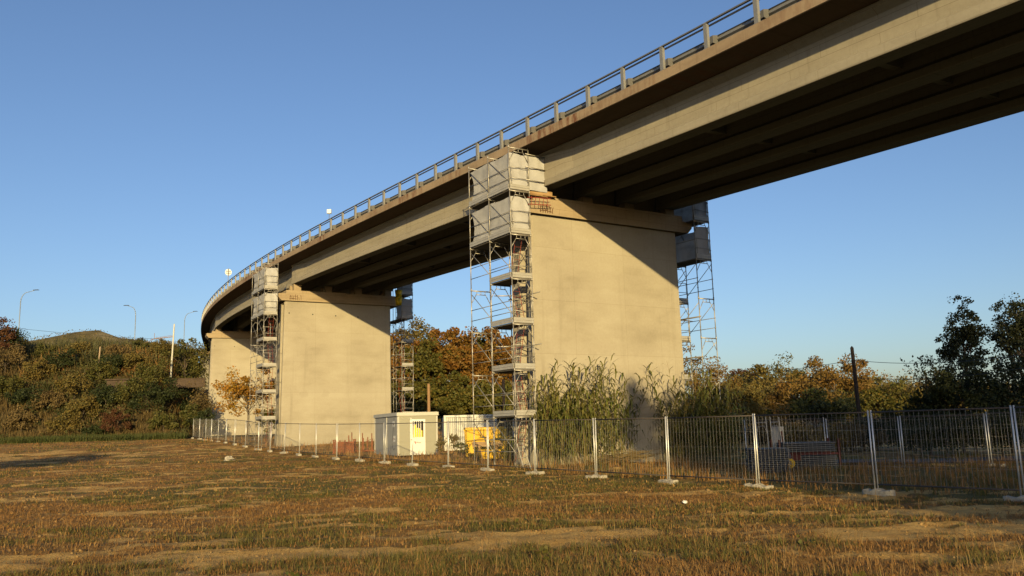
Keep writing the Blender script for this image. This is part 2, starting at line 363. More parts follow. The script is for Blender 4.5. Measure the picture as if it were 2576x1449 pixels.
# ------------------------------------------------------------------ ground
def make_ground():
    def grow(a, b, s0, k):
        out = [a]; s = s0
        while abs(out[-1]) < abs(b): out.append(out[-1] + (s if b > a else -s)); s *= k
        return out
    xs = sorted(set(grow(-28, -900, .5, 1.03)[1:] + list(np.arange(-28, 22.01, .22)) + grow(22, 900, .5, 1.09)[1:]))
    ys = sorted(set(grow(4, -400, 1.5, 1.25)[1:] + list(np.arange(4, 42, .17)) + list(np.arange(42, 92, .55)) + list(np.arange(92, 135, .5)) + grow(135, 1400, 1.2, 1.06)))
    xs, ys = np.array(xs), np.array(ys)
    X, Y = np.meshgrid(xs, ys); Z = ground_z(X, Y)
    nx, ny = len(xs), len(ys)
    me = bpy.data.meshes.new('ground')
    V = np.stack([X, Y, Z], -1).reshape(-1, 3)
    i = np.arange((ny - 1)*nx).reshape(ny - 1, nx)[:, :-1].reshape(-1)
    F = np.stack([i, i + 1, i + nx + 1, i + nx], 1).astype(np.int32)
    me.vertices.add(len(V)); me.vertices.foreach_set('co', V.astype(np.float32).ravel())
    me.loops.add(F.size); me.loops.foreach_set('vertex_index', F.ravel())
    me.polygons.add(len(F)); me.polygons.foreach_set('loop_start', np.arange(0, F.size, 4, dtype=np.int32)); me.polygons.foreach_set('loop_total', np.full(len(F), 4, np.int32))
    me.update(calc_edges=True); me.polygons.foreach_set('use_smooth', [True]*len(F))
    for nm, val in (('cover', cover_val(X, Y)), ('green', green_val(X, Y))):
        a = me.attributes.new(nm, 'FLOAT', 'POINT'); a.data.foreach_set('value', val.astype(np.float32).ravel())
    m = mat('field_soil', (.25, .16, .07), .95, 0, .15); g = N(m)
    v = g.coord('Object')
    at1 = g.n('ShaderNodeAttribute', attribute_name='cover'); at2 = g.n('ShaderNodeAttribute', attribute_name='green')
    n1 = g.noise(v, 2.2, 8, .7); n2 = g.noise(v, 14, 6, .75); n3 = g.noise(g.coord('Object', (.5, 1.6, 1)), 1.1, 6, .7)
    soil = g.ramp(n1, [(.3, (.44, .245, .072)), (.6, (.72, .445, .145)), (.8, (.80, .54, .2))])
    litter = g.ramp(n2, [(.3, (.13, .065, .021)), (.5, (.33, .175, .054)), (.7, (.56, .34, .11))])
    grn = g.ramp(n2, [(.3, (.075, .065, .018)), (.7, (.24, .185, .055))])
    veg = g.mix(at2.outputs['Fac'], litter, grn)
    ad = g.n('ShaderNodeMath', operation='ADD'); g.l(at1.outputs['Fac'], ad.inputs[0]); ad.inputs[1].default_value = -.25
    ad2 = g.n('ShaderNodeMath', operation='MULTIPLY_ADD'); g.l(n3, ad2.inputs[0]); ad2.inputs[1].default_value = .5; g.l(ad.outputs[0], ad2.inputs[2])
    c = g.mix(g.ramp(ad2.outputs[0], [(.25, (0,)*3), (.55, (1,)*3)]), soil, veg)
    # bank and hill: dry vine-covered soil
    sep = g.n('ShaderNodeSeparateXYZ'); g.l(v, sep.inputs[0])
    far = g.n('ShaderNodeMapRange'); g.l(sep.outputs['Y'], far.inputs['Value']); far.inputs['From Min'].default_value = 86; far.inputs['From Max'].default_value = 97
    nb = g.noise(v, .35, 6, .7)
    bank = g.ramp(nb, [(.35, (.035, .032, .014)), (.5, (.085, .06, .025)), (.65, (.14, .1, .042))])
    c = g.mix(far.outputs['Result'], c, bank)
    n4 = g.noise(v, 30, 4, .8); sm_ = g.n('ShaderNodeMath', operation='ADD'); g.l(n2, sm_.inputs[0]); g.l(n4, sm_.inputs[1])
    far2 = g.n('ShaderNodeMapRange'); g.l(sep.outputs['Y'], far2.inputs['Value']); far2.inputs['From Min'].default_value = 190; far2.inputs['From Max'].default_value = 240
    c = g.mix(far2.outputs['Result'], c, g.ramp(g.noise(v, .09, 6, .7), [(.35, (.10, .085, .03)), (.5, (.19, .14, .055)), (.62, (.3, .23, .11))]))
    g.color(c); g.bump(sm_.outputs[0], .8, .06)
    me.materials.append(m)
    return struct(link('ground', me))
make_ground()

# ------------------------------------------------------------------ viaduct line (left deck edge), station unit 2.25 m
HQ = (0.540807767, -0.006553871625, 0.000701231752, -6.68163427e-06, -5.33286339e-08)
X0, Y0, Z0, GQ, GV, G3 = 3.540227562, 11.2768748, 5.53581906, 0.0375943107, -0.000164289137, 2.26631e-07
def heading(s):
    h0, k0, k1, k2, k3 = HQ
    s2 = np.clip(s, 0, 80)
    return h0 - (k0*s2 + k1*s2**2/2 + k2*s2**3/3 + k3*s2**4/4)
_s = np.arange(-24, 78.01, .05); _h = heading(_s)
_x = np.concatenate([[0], np.cumsum(-(np.sin(_h[1:]) + np.sin(_h[:-1]))/2*.05)]); _y = np.concatenate([[0], np.cumsum((np.cos(_h[1:]) + np.cos(_h[:-1]))/2*.05)])
_i0 = int(round(24/.05)); _x += X0 - _x[_i0]; _y += Y0 - _y[_i0]
_z = Z0 + GQ*_s + GV*np.where(_s > 0, _s, 0)**2 + G3*np.where(_s > 0, _s, 0)**3
SC = 2.25
def station(s):
    x, y, z, h = (float(np.interp(s, _s, a)) for a in (_x*SC, _y*SC, _z*SC, _h))
    return Vector((x, y, z + CAMZ)), Vector((-math.sin(h), math.cos(h), 0)), Vector((math.cos(h), math.sin(h), 0))
def dk(s, u, w):                          # deck point: u metres inwards (right) of the left edge, w above the kerb top
    E, b, n = station(s); return E + n*u + Vector((0, 0, w))
def sweep(profile, ss, closed=True, caps=True, ufun=None):
    mb = MB(); n = len(profile); uv = []
    L = [0]
    for i in range(1, n + 1): a, b = profile[i-1], profile[i % n]; L.append(L[-1] + math.hypot(a[0]-b[0], a[1]-b[1]))
    for s in ss:
        for (u, w) in profile: mb.v.append(tuple(dk(s, u + (ufun(s) if ufun else 0), w)))
    for k in range(len(ss) - 1):
        for i in range(n if closed else n - 1):
            j = (i + 1) % n
            mb.f.append((k*n + i, (k+1)*n + i, (k+1)*n + j, k*n + j))
            uv += [(ss[k]*SC, L[i]), (ss[k+1]*SC, L[i]), (ss[k+1]*SC, L[i+1]), (ss[k]*SC, L[i+1])]
    if caps and closed:
        m = (len(ss) - 1)*n
        mb.f.append(tuple(range(n))); mb.f.append(tuple(m + i for i in range(n - 1, -1, -1)))
        uv += [(profile[i][0], profile[i][1]) for i in range(n)] + [(profile[i][0], profile[i][1]) for i in range(n - 1, -1, -1)]
    mb.uv = uv; return mb
PIERS = [dict(s=6.42, uL=.74, uR=9.74, w=-3.34), dict(s=22.3, uL=.5, uR=9.66, w=-3.55), dict(s=41.0, uL=.78, uR=9.8, w=-3.33)]
W_DECK = 11.05
deck = thing('viaduct_deck', 'long curved concrete road deck on girders crossing the whole picture', 'bridge deck', tuple(station(6)[0]))
def at_root(o, root):
    o.parent = root
    o.matrix_parent_inverse = Matrix.Translation(-Vector(root.location)) if root.rotation_euler.z == 0 else (Matrix.Translation(root.location) @ Matrix.Rotation(root.rotation_euler.z, 4, 'Z')).inverted()
    return o
ss_all = list(np.arange(-14, 70.01, .5))
slab = sweep([(.04, -.42), (.0, -.40), (.0, -.02), (.03, 0), (.42, 0), (.45, -.14), (W_DECK - .45, -.14), (W_DECK - .42, 0), (W_DECK, 0), (W_DECK, -.40), (9.6, -.46), (1.45, -.46)], ss_all)
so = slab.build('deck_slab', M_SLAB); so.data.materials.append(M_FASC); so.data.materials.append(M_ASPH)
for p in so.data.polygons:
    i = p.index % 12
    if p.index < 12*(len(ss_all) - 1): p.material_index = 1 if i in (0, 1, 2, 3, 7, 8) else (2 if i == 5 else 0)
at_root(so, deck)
def girder_profile(c, endblock):
    web = .30 if endblock else .14
    return [(c - .33, -2.08), (c - .35, -2.04), (c - .35, -1.80), (c - max(web, .14), -1.62 if not endblock else -1.78), (c - max(web, .14), -.75 if not endblock else -.6), (c - .36, -.6 if not endblock else -.58), (c - .36, -.475),
            (c + .36, -.475), (c + .36, -.6 if not endblock else -.58), (c + max(web, .14), -.75 if not endblock else -.6), (c + max(web, .14), -1.62 if not endblock else -1.78), (c + .35, -1.80), (c + .35, -2.04), (c + .33, -2.08)]
SPANS = [(-8.6, 6.42 + .34, None), (6.42 + .40, 22.3 + .34, None), (22.3 + .40, 41.35, lambda s: .42*(1 - (s - 22.7)/18.6)*1.0 - .10*((s - 22.7)/18.6)), (41.42, 58, None)]
GC = [1.55, 4.18, 6.80, 9.50]
for (sa, sb, uf) in SPANS:
    for c in GC:
        pts = [sa, sa + .55, sa + 1.45] + list(np.linspace(sa + 2.2, sb - 2.2, 12)) + [sb - 1.45, sb - .55, sb]
        mb = MB(); prof_e, prof_m = girder_profile(c, True), girder_profile(c, False); n = 14; uv = []; L = [0]
        for i in range(1, n + 1): a, b = prof_m[i-1], prof_m[i % n]; L.append(L[-1] + math.hypot(a[0]-b[0], a[1]-b[1]))
        for k, s in enumerate(pts):
            pr = prof_e if k in (0, 1, len(pts) - 2, len(pts) - 1) else prof_m
            for (u, w) in pr: mb.v.append(tuple(dk(s, u + (uf(s) if uf else 0), w)))
        for k in range(len(pts) - 1):
            for i in range(n):
                j = (i + 1) % n; mb.f.append((k*n + i, (k+1)*n + i, (k+1)*n + j, k*n + j))
                uv += [(pts[k]*SC, L[i]), (pts[k+1]*SC, L[i]), (pts[k+1]*SC, L[i+1]), (pts[k]*SC, L[i+1])]
        m0 = (len(pts) - 1)*n
        mb.f.append(tuple(range(n))); mb.f.append(tuple(m0 + i for i in range(n - 1, -1, -1)))
        uv += list(prof_e) + list(prof_e[::-1]); mb.uv = uv
        at_root(mb.build('girder', M_GIRD), deck)
    for f in (.28, .5, .72):                # cross beams between the girders
        s = sa + (sb - sa)*f
        for a, b in zip(GC[:-1], GC[1:]):
            u0, u1 = a + .145, b - .145
            mb = MB(); q = [dk(s - .06, u0, -1.5), dk(s - .06, u1, -1.5), dk(s + .06, u1, -1.5), dk(s + .06, u0, -1.5)]
            t = [p + Vector((0, 0, 1.02)) for p in q]
            if uf: sh = station(s)[2]*uf(s); q = [p + sh for p in q]; t = [p + sh for p in t]
            mb.add(q + t, [(0, 3, 2, 1), (4, 5, 6, 7), (0, 1, 5, 4), (1, 2, 6, 5), (2, 3, 7, 6), (3, 0, 4, 7)])
            mb.uv = [(0, 0), (1, 0), (1, 1), (0, 1)]*6
            at_root(mb.build('cross_beam', M_GIRD), deck)

# ------------------------------------------------------------------ guard rail along the left edge
rail = thing('bridge_guard_rail', 'galvanised guard rail with handrail and posts along the deck edge', 'guard rail', tuple(station(6)[0]))
rs = list(np.arange(-6, 50.01, .5))
at_root(sweep([(.02, .88), (.02, .93), (.10, .93), (.10, .88)], rs).build('handrail', M_RAIL), rail)
at_root(sweep([(.16, .80), (.16, .855), (.20, .855), (.20, .80)], rs).build('handrail_inner_bar', M_RAIL), rail)
wb = [(.40, .02), (.34, .05), (.34, .10), (.42, .15), (.42, .19), (.34, .24), (.34, .29), (.42, .34), (.42, .38), (.37, .41), (.39, .42), (.44, .38), (.44, .34), (.36, .29), (.36, .24), (.44, .19), (.44, .15), (.36, .10), (.36, .05)]
at_root(sweep([(u, w + .06) for u, w in wb], rs).build('beam_rail', M_GALV), rail)
post0 = None
def rail_post_mesh():
    mb = MB()
    mb.box((0, .0, .44), (.16, .012, .92)); mb.box((-.08, .05, .44), (.012, .10, .92)); mb.box((.08, .05, .44), (.012, .10, .92))
    mb.box((-.06, .1, .44), (.05, .012, .92)); mb.box((.06, .1, .44), (.05, .012, .92)); mb.box((0, .06, .9), (.1, .16, .05)); mb.box((0, .05, -.01), (.26, .14, .02))
    return mb.mesh('post', M_GALV)
def spacer_mesh():
    mb = MB()
    for sx in (.10, .22): mb.add([(sx, .10, .14), (sx, .34, .10), (sx, .34, .46), (sx, .10, .40), (sx + .012, .10, .14), (sx + .012, .34, .10), (sx + .012, .34, .46), (sx + .012, .10, .40)], [(0, 1, 2, 3), (7, 6, 5, 4), (0, 4, 5, 1), (1, 5, 6, 2), (2, 6, 7, 3), (3, 7, 4, 0)])
    mb.box((.16, .11, .27), (.13, .012, .26)); return mb.mesh('spacer', M_RAIL)
pm, sm = rail_post_mesh(), spacer_mesh()
for k in range(-5, 49):
    E, b, n = station(k)
    rot = Matrix((( -b.x, n.x, 0), (-b.y, n.y, 0), (0, 0, 1))).to_4x4()
    M = Matrix.Translation(E + n*.03) @ rot
    o = link('post', pm); o.parent = rail; o.matrix_local = Matrix.Translation(-Vector(rail.location)) @ M
    link('spacer', sm, o)
# small things on the rail
E, b, n = station(17.15)
t = thing('rail_marker_box', 'small white box on a short stem on the rail post', 'marker', tuple(E + n*.08 + Vector((0, 0, .93))))
mb = MB(); mb.tube((0, 0, 0), (0, 0, .42), .02); mb.build('stem', M_RAIL, t); MB().box((0, 0, .55), (.30, .2, .30)).build('box', M_STICK, t, bevel=.02)
E, b, n = station(32.3)
t = thing('round_traffic_sign', 'round white traffic sign seen from behind above the far rail', 'sign', tuple(E + n*.2 + Vector((0, 0, 0))), R(28))
mb = MB(); mb.tube((0, 0, 0), (0, 0, 2.4), .03); mb.build('pole', M_RAIL, t)
mb = MB(); mb.tube((0, -.05, 2.0), (0, -.075, 2.0), .34, n=24); mb.build('disc', M_STICK, t)
mb = MB(); mb.box((0, -.10, 2.1), (.5, .03, .05)); mb.box((0, -.10, 1.9), (.5, .03, .05)); mb.box((0, -.1, 2.0), (.08, .03, .8)); mb.build('bracket', M_RAIL, t)

# ------------------------------------------------------------------ piers
PL = ['tall concrete bridge pier nearest the camera, reeds at its foot', 'middle concrete bridge pier behind the site cabin, lit face with dark stains', 'farthest concrete bridge pier behind the yellow tree, beside the bank']
def make_pier(P, label, k):
    s = P['s']; E, b, n = station(s); h = math.atan2(n.y, n.x)
    O = E + n*0; O.z = E.z
    root = thing('bridge_pier', label, 'bridge pier', (E.x, E.y, 0), h)
    zt = E.z + P['w']; uL, uR = P['uL'], P['uR']; T = 1.75
    zb = -1.2 if k < 2 else .2
    def plan(a, c):   # plan polygon with a recess in each end, chamfered front corners
        return [(a + .10, 0), (c - .10, 0), (c, .10), (c, .34), (c - .30, .40), (c - .30, .92), (c, .98), (c, T - .1), (c - .1, T), (a + .1, T), (a, T - .1), (a, .98), (a + .30, .92), (a + .30, .40), (a, .34), (a, .10)]
    mb = MB(); lo, hi = plan(uL - .24, uR + .10), plan(uL, uR); nn = len(lo); lv = 9
    for i in range(lv + 1):
        f = i/lv
        for (x0, y0), (x1, y1) in zip(lo, hi): mb.v.append((x0 + (x1 - x0)*f, y0 + (y1 - y0)*f, zb + (zt - zb)*f))
    for i in range(lv):
        for j in range(nn): q = (j + 1) % nn; mb.f.append((i*nn + j, i*nn + q, (i+1)*nn + q, (i+1)*nn + j))
    mb.f.append(tuple(lv*nn + j for j in range(nn)))
    mb.build('wall', M_PIER, root)
    # cap: lower beam with cut corners, upper step
    c0, c1 = (.12 if k != 1 else -.12), 10.62
    prof = [(c0 + .28, zt + .004), (c0, zt + .28), (c0, zt + .52), (c0 + .05, zt + .58), (c0 + .62, zt + .58), (c0 + .66, zt + .86), (c1 - .66, zt + .86), (c1 - .62, zt + .58), (c1 - .05, zt + .58), (c1, zt + .52), (c1, zt + .28), (c1 - .28, zt + .004)]
    mb = MB(); m = len(prof)
    mb.add([(x, -.24, z) for x, z in prof] + [(x, T + .24, z) for x, z in prof], [tuple(range(m - 1, -1, -1)), tuple(range(m, 2*m))] + [(i, (i+1) % m, m + (i+1) % m, m + i) for i in range(m)])
    mb.f = [tuple(f) for f in mb.f]
    mb.uv = [(mb.v[i][0] + mb.v[i][1]*.5, mb.v[i][2]) for f in mb.f for i in f]
    mb.build('cap', M_CAP, root)
    wt = zt + .86
    for c in GC:
        for yy in (.35, T - .35):
            q = MB().box((c, yy, wt + (E.z - 2.08 - wt)/2), (.6, .42, E.z - 2.085 - wt)); q.uv = [(0, 0), (1, 0), (1, 1), (0, 1)]*6
            q.build('bearing_block', M_CAP, root)
    if k < 2:                                   # bared reinforcement at the left end of the cap
        mb = MB(); x0 = c0 + (1.0 if k == 0 else .95)
        for i in range(7 if k else 6):
            x = x0 + i*(.15 if k else .13); hgt = rnd.uniform(.22, .5)
            mb.path([(x, -.27, zt + .08), (x + rnd.uniform(-.03, .03), -.28, zt + .08 + hgt*.6), (x + rnd.uniform(-.06, .06), -.27, zt + .08 + hgt)], .016, 5)
        for z in (.16, .36): mb.path([(x0 - .05, -.265, zt + z), (x0 + .3, -.275, zt + z + .03), (x0 + .62, -.265, zt + z - .02)], .011, 5)
        mb.build('bared_rebar', M_RUST, root)
    if k >= 1:
        for i in range(4):
            x = uL + .35 + i*(1.95 if k == 1 else 2.35); MB().tube((x, .015, zt - .98 - .03*i), (x, -.006, zt - .98 - .03*i), .055, n=10).build('tie_hole_shade', M_BLACK, root)  # black discs stand in for the shade inside the tie holes
    return root, E, b, n, h
PR = [make_pier(P, PL[i], i) for i, P in enumerate(PIERS)]

# ------------------------------------------------------------------ scaffold towers
def sheet_mesh(p0, p1, z0, z1, out, nu=18, nv=10, cut=.0, seed=0, sag=.03):
    r = np.random.default_rng(seed); p0, p1 = np.array(p0, float), np.array(p1, float)
    V = []
    for i in range(nu + 1):
        for j in range(nv + 1):
            f, q = i/nu, j/nv
            edge = cut*math.sin(math.pi*q)**1.0
            ff = f + (1 - f)*edge if cut > 0 else f
            p = p0 + (p1 - p0)*ff
            ztop = z1 - sag*math.sin(math.pi*f*2)**2 - .02*math.sin(f*7 + seed)
            z = z0 + (ztop - z0)*q
            bulge = .03*math.sin(math.pi*q)*math.sin(math.pi*((f*2) % 1)) + .018*math.sin(9*f + 5*q + seed) + .009*r.normal()
            V.append((p[0] + out[0]*bulge, p[1] + out[1]*bulge, z))
    F = [(i*(nv+1) + j, (i+1)*(nv+1) + j, (i+1)*(nv+1) + j + 1, i*(nv+1) + j + 1) for i in range(nu) for j in range(nv)]
    return MB().add(V, F)
def tower(label, pier, ui, uo, y0, bay, lift, zbase, low_bay, sheets, seed, ext=False):
    root0, E, b, n, h = pier
    r = random.Random(seed)
    T = thing('scaffold_tower', label, 'scaffold', (E.x, E.y, zbase), h, 'scaffold towers around the piers')
    sg = 1 if uo > ui else -1
    ys = [y0, y0 + bay, y0 + 2*bay]; NL = 7
    fm = MB(); tr = .024
    for u in (ui, uo):
        fm.tube((u, 0, 0), (u, 0, lift), tr, n=7); fm.tube((u, 0, lift - .09), (u, 0, lift + .06), tr*1.45, n=7)
        for zz in (.5, 1.0): fm.tube((u, 0, zz - .02), (u, 0, zz + .02), tr*1.6, n=7)
    fm.box(((ui + uo)/2, 0, lift - .05), (abs(uo - ui) - .03, .035, .05)); a, c = min(ui, uo), max(ui, uo)
    fm.tube((a + .26, 0, lift - .22), (c - .26, 0, lift - .22), .017, n=6)
    for x0, x1 in ((a, a + .28), (c, c - .28)): fm.tube((x0, 0, lift - .66), (x1, 0, lift - .20), .017, n=6)
    fm.tube(((a + c)/2, 0, lift - .21), ((a + c)/2, 0, lift - .06), .014, n=5)
    for x in (a + .30, c - .30): fm.tube((x, 0, lift - .21), (x, 0, lift - .06), .014, n=5)
    fme = fm.mesh('portal_frame', M_TUBE, True)
    base = .2
    for i in range(NL):
        for y in ys:
            o = link('portal_frame', fme, T); o.location = (0, y, base + i*lift)
    jm = MB()
    for u in (ui, uo): jm.tube((u, 0, -.25), (u, 0, base + .02), .017, n=6); jm.box((u, 0, -.02), (.15, .15, .012))
    jme = jm.mesh('base_jack', M_TUBE)
    for y in ys: link('base_jack', jme, T).location = (0, y, 0)
    tp = MB()
    for u in (ui, uo): tp.tube((u, 0, 0), (u, 0, .14), tr*.8, n=6)
    for i in range(NL + 1 - 1):
        z = base + i*lift
        for k in range(2):
            mb = MB()
            for zz in (.5, 1.0):
                mb.tube((uo, ys[k], z + zz), (uo, ys[k+1], z + zz), .0165, n=6)
            if i < 5 or r.random() < .5: mb.tube((ui, ys[k], z + 1.0), (ui, ys[k+1], z + 1.0), .0165, n=6)
            mb.build('guard_tube', M_TUBE, T, True)
            up = (k == 1)
            mb = MB(); za, zb = (z + 1.75, z + .35) if sg < 0 else (z + .35, z + 1.75)
            mb.tube((uo - sg*.03, ys[k+1], za), (uo - sg*.03, ys[k], zb), .0165, n=6)
            if k == 0 and i in (1, 3, 4): mb.tube((ui, ys[k+1], z + .35), (ui, ys[k], z + 1.75), .0165, n=6)
            mb.build('diagonal_brace', M_TUBE, T, True)
    for i in range(1, NL):
        z = base + i*lift
        bays = (0, 1) if i >= 5 else (low_bay,)
        for k in bays:
            mb = MB()
            for q in range(3):
                u = a + .03 + (q + .5)*(c - a - .06)/3
                mb.box((u, (ys[k] + ys[k+1])/2, z + .0), ((c - a - .06)/3 - .012, bay - .02, .055))
            pf = mb.build('platform', M_DECKP, T)
            mb = MB()
            for zz, hh in ((.075, .10), (.185, .10)): mb.box((uo + sg*.035, (ys[k] + ys[k+1])/2, z + zz), (.028, bay - .05, hh))
            mb.box((uo + sg*.03, (ys[k] + ys[k+1])/2, z + .245), (.045, bay - .05, .02))
            mb.build('toe_board', M_ALU, pf)
        k0 = bays[0]; yy = ys[k0]
        mb = MB()
        for zz, hh in ((.075, .10), (.185, .10)): mb.box(((a + c)/2, yy - .035, z + zz), (c - a - .02, .028, hh))
        mb.box(((a + c)/2, yy - .03, z + .245), (c - a - .02, .045, .02)); mb.build('toe_board', M_ALU, T)
        # end guard frame with bent legs
        mb = MB()
        yg = yy - .03
        for u in (a + .09, c - .09): mb.path([(u, yg, z + .26), (u + .03, yg, z + .42), (u, yg, z + .5), (u, yg, z + 1.05)], .016, 6)
        for zz in (.55, 1.05): mb.tube((a + .02, yg, z + zz), (c - .02, yg, z + zz), .016, n=6)
        mb.build('end_guard', M_TUBE, T, True)
        if i <= 5:                              # red ladder between the platforms
            kk = low_bay; ya, yb = ys[kk] + .45, ys[kk] + 1.05
            if i % 2: ya, yb = yb, ya
            mb = MB(); um = (ui*.72 + uo*.28)
            for du in (-.17, .17): mb.tube((um + du, ya, z - lift + .05), (um + du, yb, z + .25), .013, n=5)
            for q in range(8):
                f = (q + .5)/8; mb.tube((um - .17, ya + (yb - ya)*f, z - lift + .05 + (lift + .2)*f), (um + .17, ya + (yb - ya)*f, z - lift + .05 + (lift + .2)*f), .008, n=5)
            mb.build('ladder', M_RED, T)
    for i, sm_ in sheets:
        z = base + i*lift
        d = -.05*sg
        sheet_mesh((uo + d, ys[2] - .03), (uo + d, ys[0] + .02), z + .04, z + 1.72, (-sg, 0), cut=.10, seed=seed + i).build('debris_sheet', M_SHEET, T, True)
        if sm_: sheet_mesh((uo + d, ys[0] + .05), (ui, ys[0] + .05), z + .10, z + 1.72, (0, 1), nu=9, seed=seed + i + 7, sag=.02).build('debris_sheet', M_SHEET, T, True)
    # tubes that tie the tower to the pier
    mb = MB()
    for z in ((lift*2 + 1.3, lift*3 + 1.6) if sg < 0 else (lift*2 + 1.2, lift*3 + 1.2)):
        mb.tube((uo, ys[1] - .3, z), (ui - sg*.35, ys[1] - .5, z + .06), .024, n=6); mb.tube((ui - sg*.2, ys[0] - .3, z), (ui - sg*.2, ys[1] + .5, z), .024, n=6)
    mb.build('tie_tube', M_TUBE, T, True)
    if ext:                                     # cantilevered working bay in front of the girder end
        z = base + 6*lift; e = ui - sg*1.05
        mb = MB()
        for zz in (.55, 1.15, 1.75): mb.tube((ui + sg*.2, ys[0] - .06, z + zz), (e, ys[0] + .05, z + zz), .024, n=6)
        mb.build('extension_tube', M_TUBE, T, True)
        sheet_mesh((ui, ys[0] + .05), (e, ys[0] + .1), z + .12, z + 1.75, (0, 1), nu=9, seed=seed + 31, sag=.06).build('debris_sheet', M_SHEET, T, True)
        mb = MB(); mb.box(((ui + e)/2 - sg*.1, ys[0] + .15, z + .08), (1.5, .035, .24)); mb.box((e - sg*.15, ys[0] + .25, z - .01), (.75, .3, .045)); mb.box(((ui + e)/2, ys[0] + .45, z - .05), (1.2, .6, .04))
        mb.build('timber_board', M_WOOD, T)
        mb = MB()
        for zz in (-.48, -.16): mb.tube((ui + sg*.1, ys[0] - .02, z + zz - .1), (e - sg*.12, ys[0] - .02, z + zz), .02, n=5)
        for q in range(5): u = ui - sg*(.1 + q*.22); mb.tube((u, ys[0] - .02, z - .56), (u, ys[0] - .02, z - .18), .014, n=5)
        mb.build('lattice_beam', M_RED, T)
    return T
g1 = gz(0, 36.8)
y1 = (6.16 - PIERS[0]['s'])*SC
tower('scaffold tower with white sheets at the left end of the nearest pier', PR[0], .30, -.75, y1, 1.8, 2.0, gz(0, 36.8) + .02, 0, [(5, True), (6, True)], 3, True)
tower('scaffold tower at the right end of the nearest pier, against open sky', PR[0], 10.2, 11.25, (6.05 - PIERS[0]['s'])*SC, 1.85, 2.0, gz(9.8, 43) + .02, 1, [(5, True), (6, True)], 4)
y2 = (22.12 - PIERS[1]['s'])*SC
tower('scaffold tower at the left end of the middle pier, beside the yellow tree', PR[1], -.22, -1.27, y2, 1.95, 2.06, gz(-20, 68) - .1, 0, [(5, True), (6, True)], 5, False)
tower('scaffold tower at the right end of the middle pier, before the golden trees', PR[1], 10.5, 11.55, y2, 1.85, 2.06, gz(-9, 72) - .15, 0, [(5, True), (6, True)], 6, False)
# debris chute by the cap of the middle pier
p = at(1003, 768, 71.6); mb = MB()
t = thing('debris_chute', 'yellow debris chute hanging under the deck by the middle pier', 'chute', tuple(p))
for i in range(2): MB().tube((0, 0, i*.62), (0, 0, i*.62 + .66), .24, .34, 14).build('chute_segment', M_YEL2, t, True)

# ------------------------------------------------------------------ site fence
JX = [2576, 2207, 1908, 1683, 1500, 1347, 1228, 1128, 1037, 967, 904, 847, 795, 753, 715, 679, 650, 617, 589, 568, 548, 531, 517, 501, 485]
JB = [1262, 1248, 1228, 1215, 1203, 1192, 1184, 1176, 1171, 1165, 1159, 1155, 1150, 1147, 1139, 1137, 1134, 1119, 1117, 1115, 1112, 1110, 1108, 1105, 1103]
joints = []
for i, (px, py) in enumerate(zip(JX, JB)):
    d = ray(px, py); d = d/d.y
    if i == 0: p = Vector((d.x*19.28, 19.28, 0))
    else:
        q = joints[-1]; A = d.x**2 + 1; B = -2*(d.x*q.x + q.y); C = q.x**2 + q.y**2 - 3.5**2; D = max(B*B - 4*A*C, 0)
        t_ = (-B + math.sqrt(D))/(2*A); p = Vector((d.x*t_, t_, 0))
    p.z = gz(p.x, p.y); joints.append(p)
dd = (joints[0] - joints[1]).normalized(); j = joints[0] + dd*3.5; j.z = gz(j.x, j.y); joints.insert(0, j)
PW = 3.42
fr = MB()
fr.tube((0, 0, .0), (0, 0, 2.02), .0205, n=8); fr.tube((0, 0, 2.02), (0, 0, 2.03), .0205, .012, 8)
fm1 = fr.mesh('post', M_FENCE, True)
fr = MB()
fr.tube((.02, 0, 0), (PW - .02, 0, 0), .019, n=6)
fm2 = fr.mesh('rail_tube', M_FTUBE, True)
fr = MB()
nw = 27
for i in range(1, nw):
    x = PW*i/nw; fr.tube((x, 0, .17), (x, 0, 1.975), .0029, n=4, cap=False)
for z in (.62, 1.08, 1.53, 1.86): fr.tube((.0, 0, z), (PW, 0, z), .0016, n=4, cap=False)
fm3 = fr.mesh('wire_mesh', M_FWIRE)
def fence_parts(o, k):
    for nm, me, loc in (('post', fm1, (0, 0, 0)), ('post', fm1, (PW*k, 0, 0)), ('rail_tube', fm2, (0, 0, .17)), ('rail_tube', fm2, (0, 0, 1.975)), ('wire_mesh', fm3, (0, 0, 0))):
        c = link(nm, me, o); c.location = loc
        if nm != 'post': c.scale.x = k
ft = MB()
prof = [(-.42, -.13), (.42, -.13), (.42, .13), (-.42, .13)]
def foot_mesh():
    xs = np.linspace(-.42, .42, 13); ysq = np.linspace(-.14, .14, 5); V = []; r = np.random.default_rng(5)
    top = lambda x: .125 - .035*(1 - min(1, abs(abs(x) - .2)/.16)) if False else .085 + .03*math.cos(x*2*math.pi/.42)
    mb = MB(); n = len(xs)
    ring = []
    for x in xs:
        e = 1 - .25*(abs(x)/.42)**6; t_ = top(x)*(1 - .3*(abs(x)/.42)**8)
        for (y, z) in ((-.14*e, -.08), (-.14*e, t_*.75), (-.10*e, t_), (.10*e, t_), (.14*e, t_*.75), (.14*e, -.08)):
            mb.v.append((x + r.normal()*.003, y + r.normal()*.003, z + r.normal()*.004))
    for i in range(n - 1):
        for j_ in range(6): q = (j_ + 1) % 6; mb.f.append((i*6 + j_, (i+1)*6 + j_, (i+1)*6 + q, i*6 + q))
    mb.f.append(tuple(range(6))); mb.f.append(tuple((n-1)*6 + i for i in range(5, -1, -1)))
    return mb.mesh('concrete_foot', M_FOOT, False)
footm = foot_mesh()
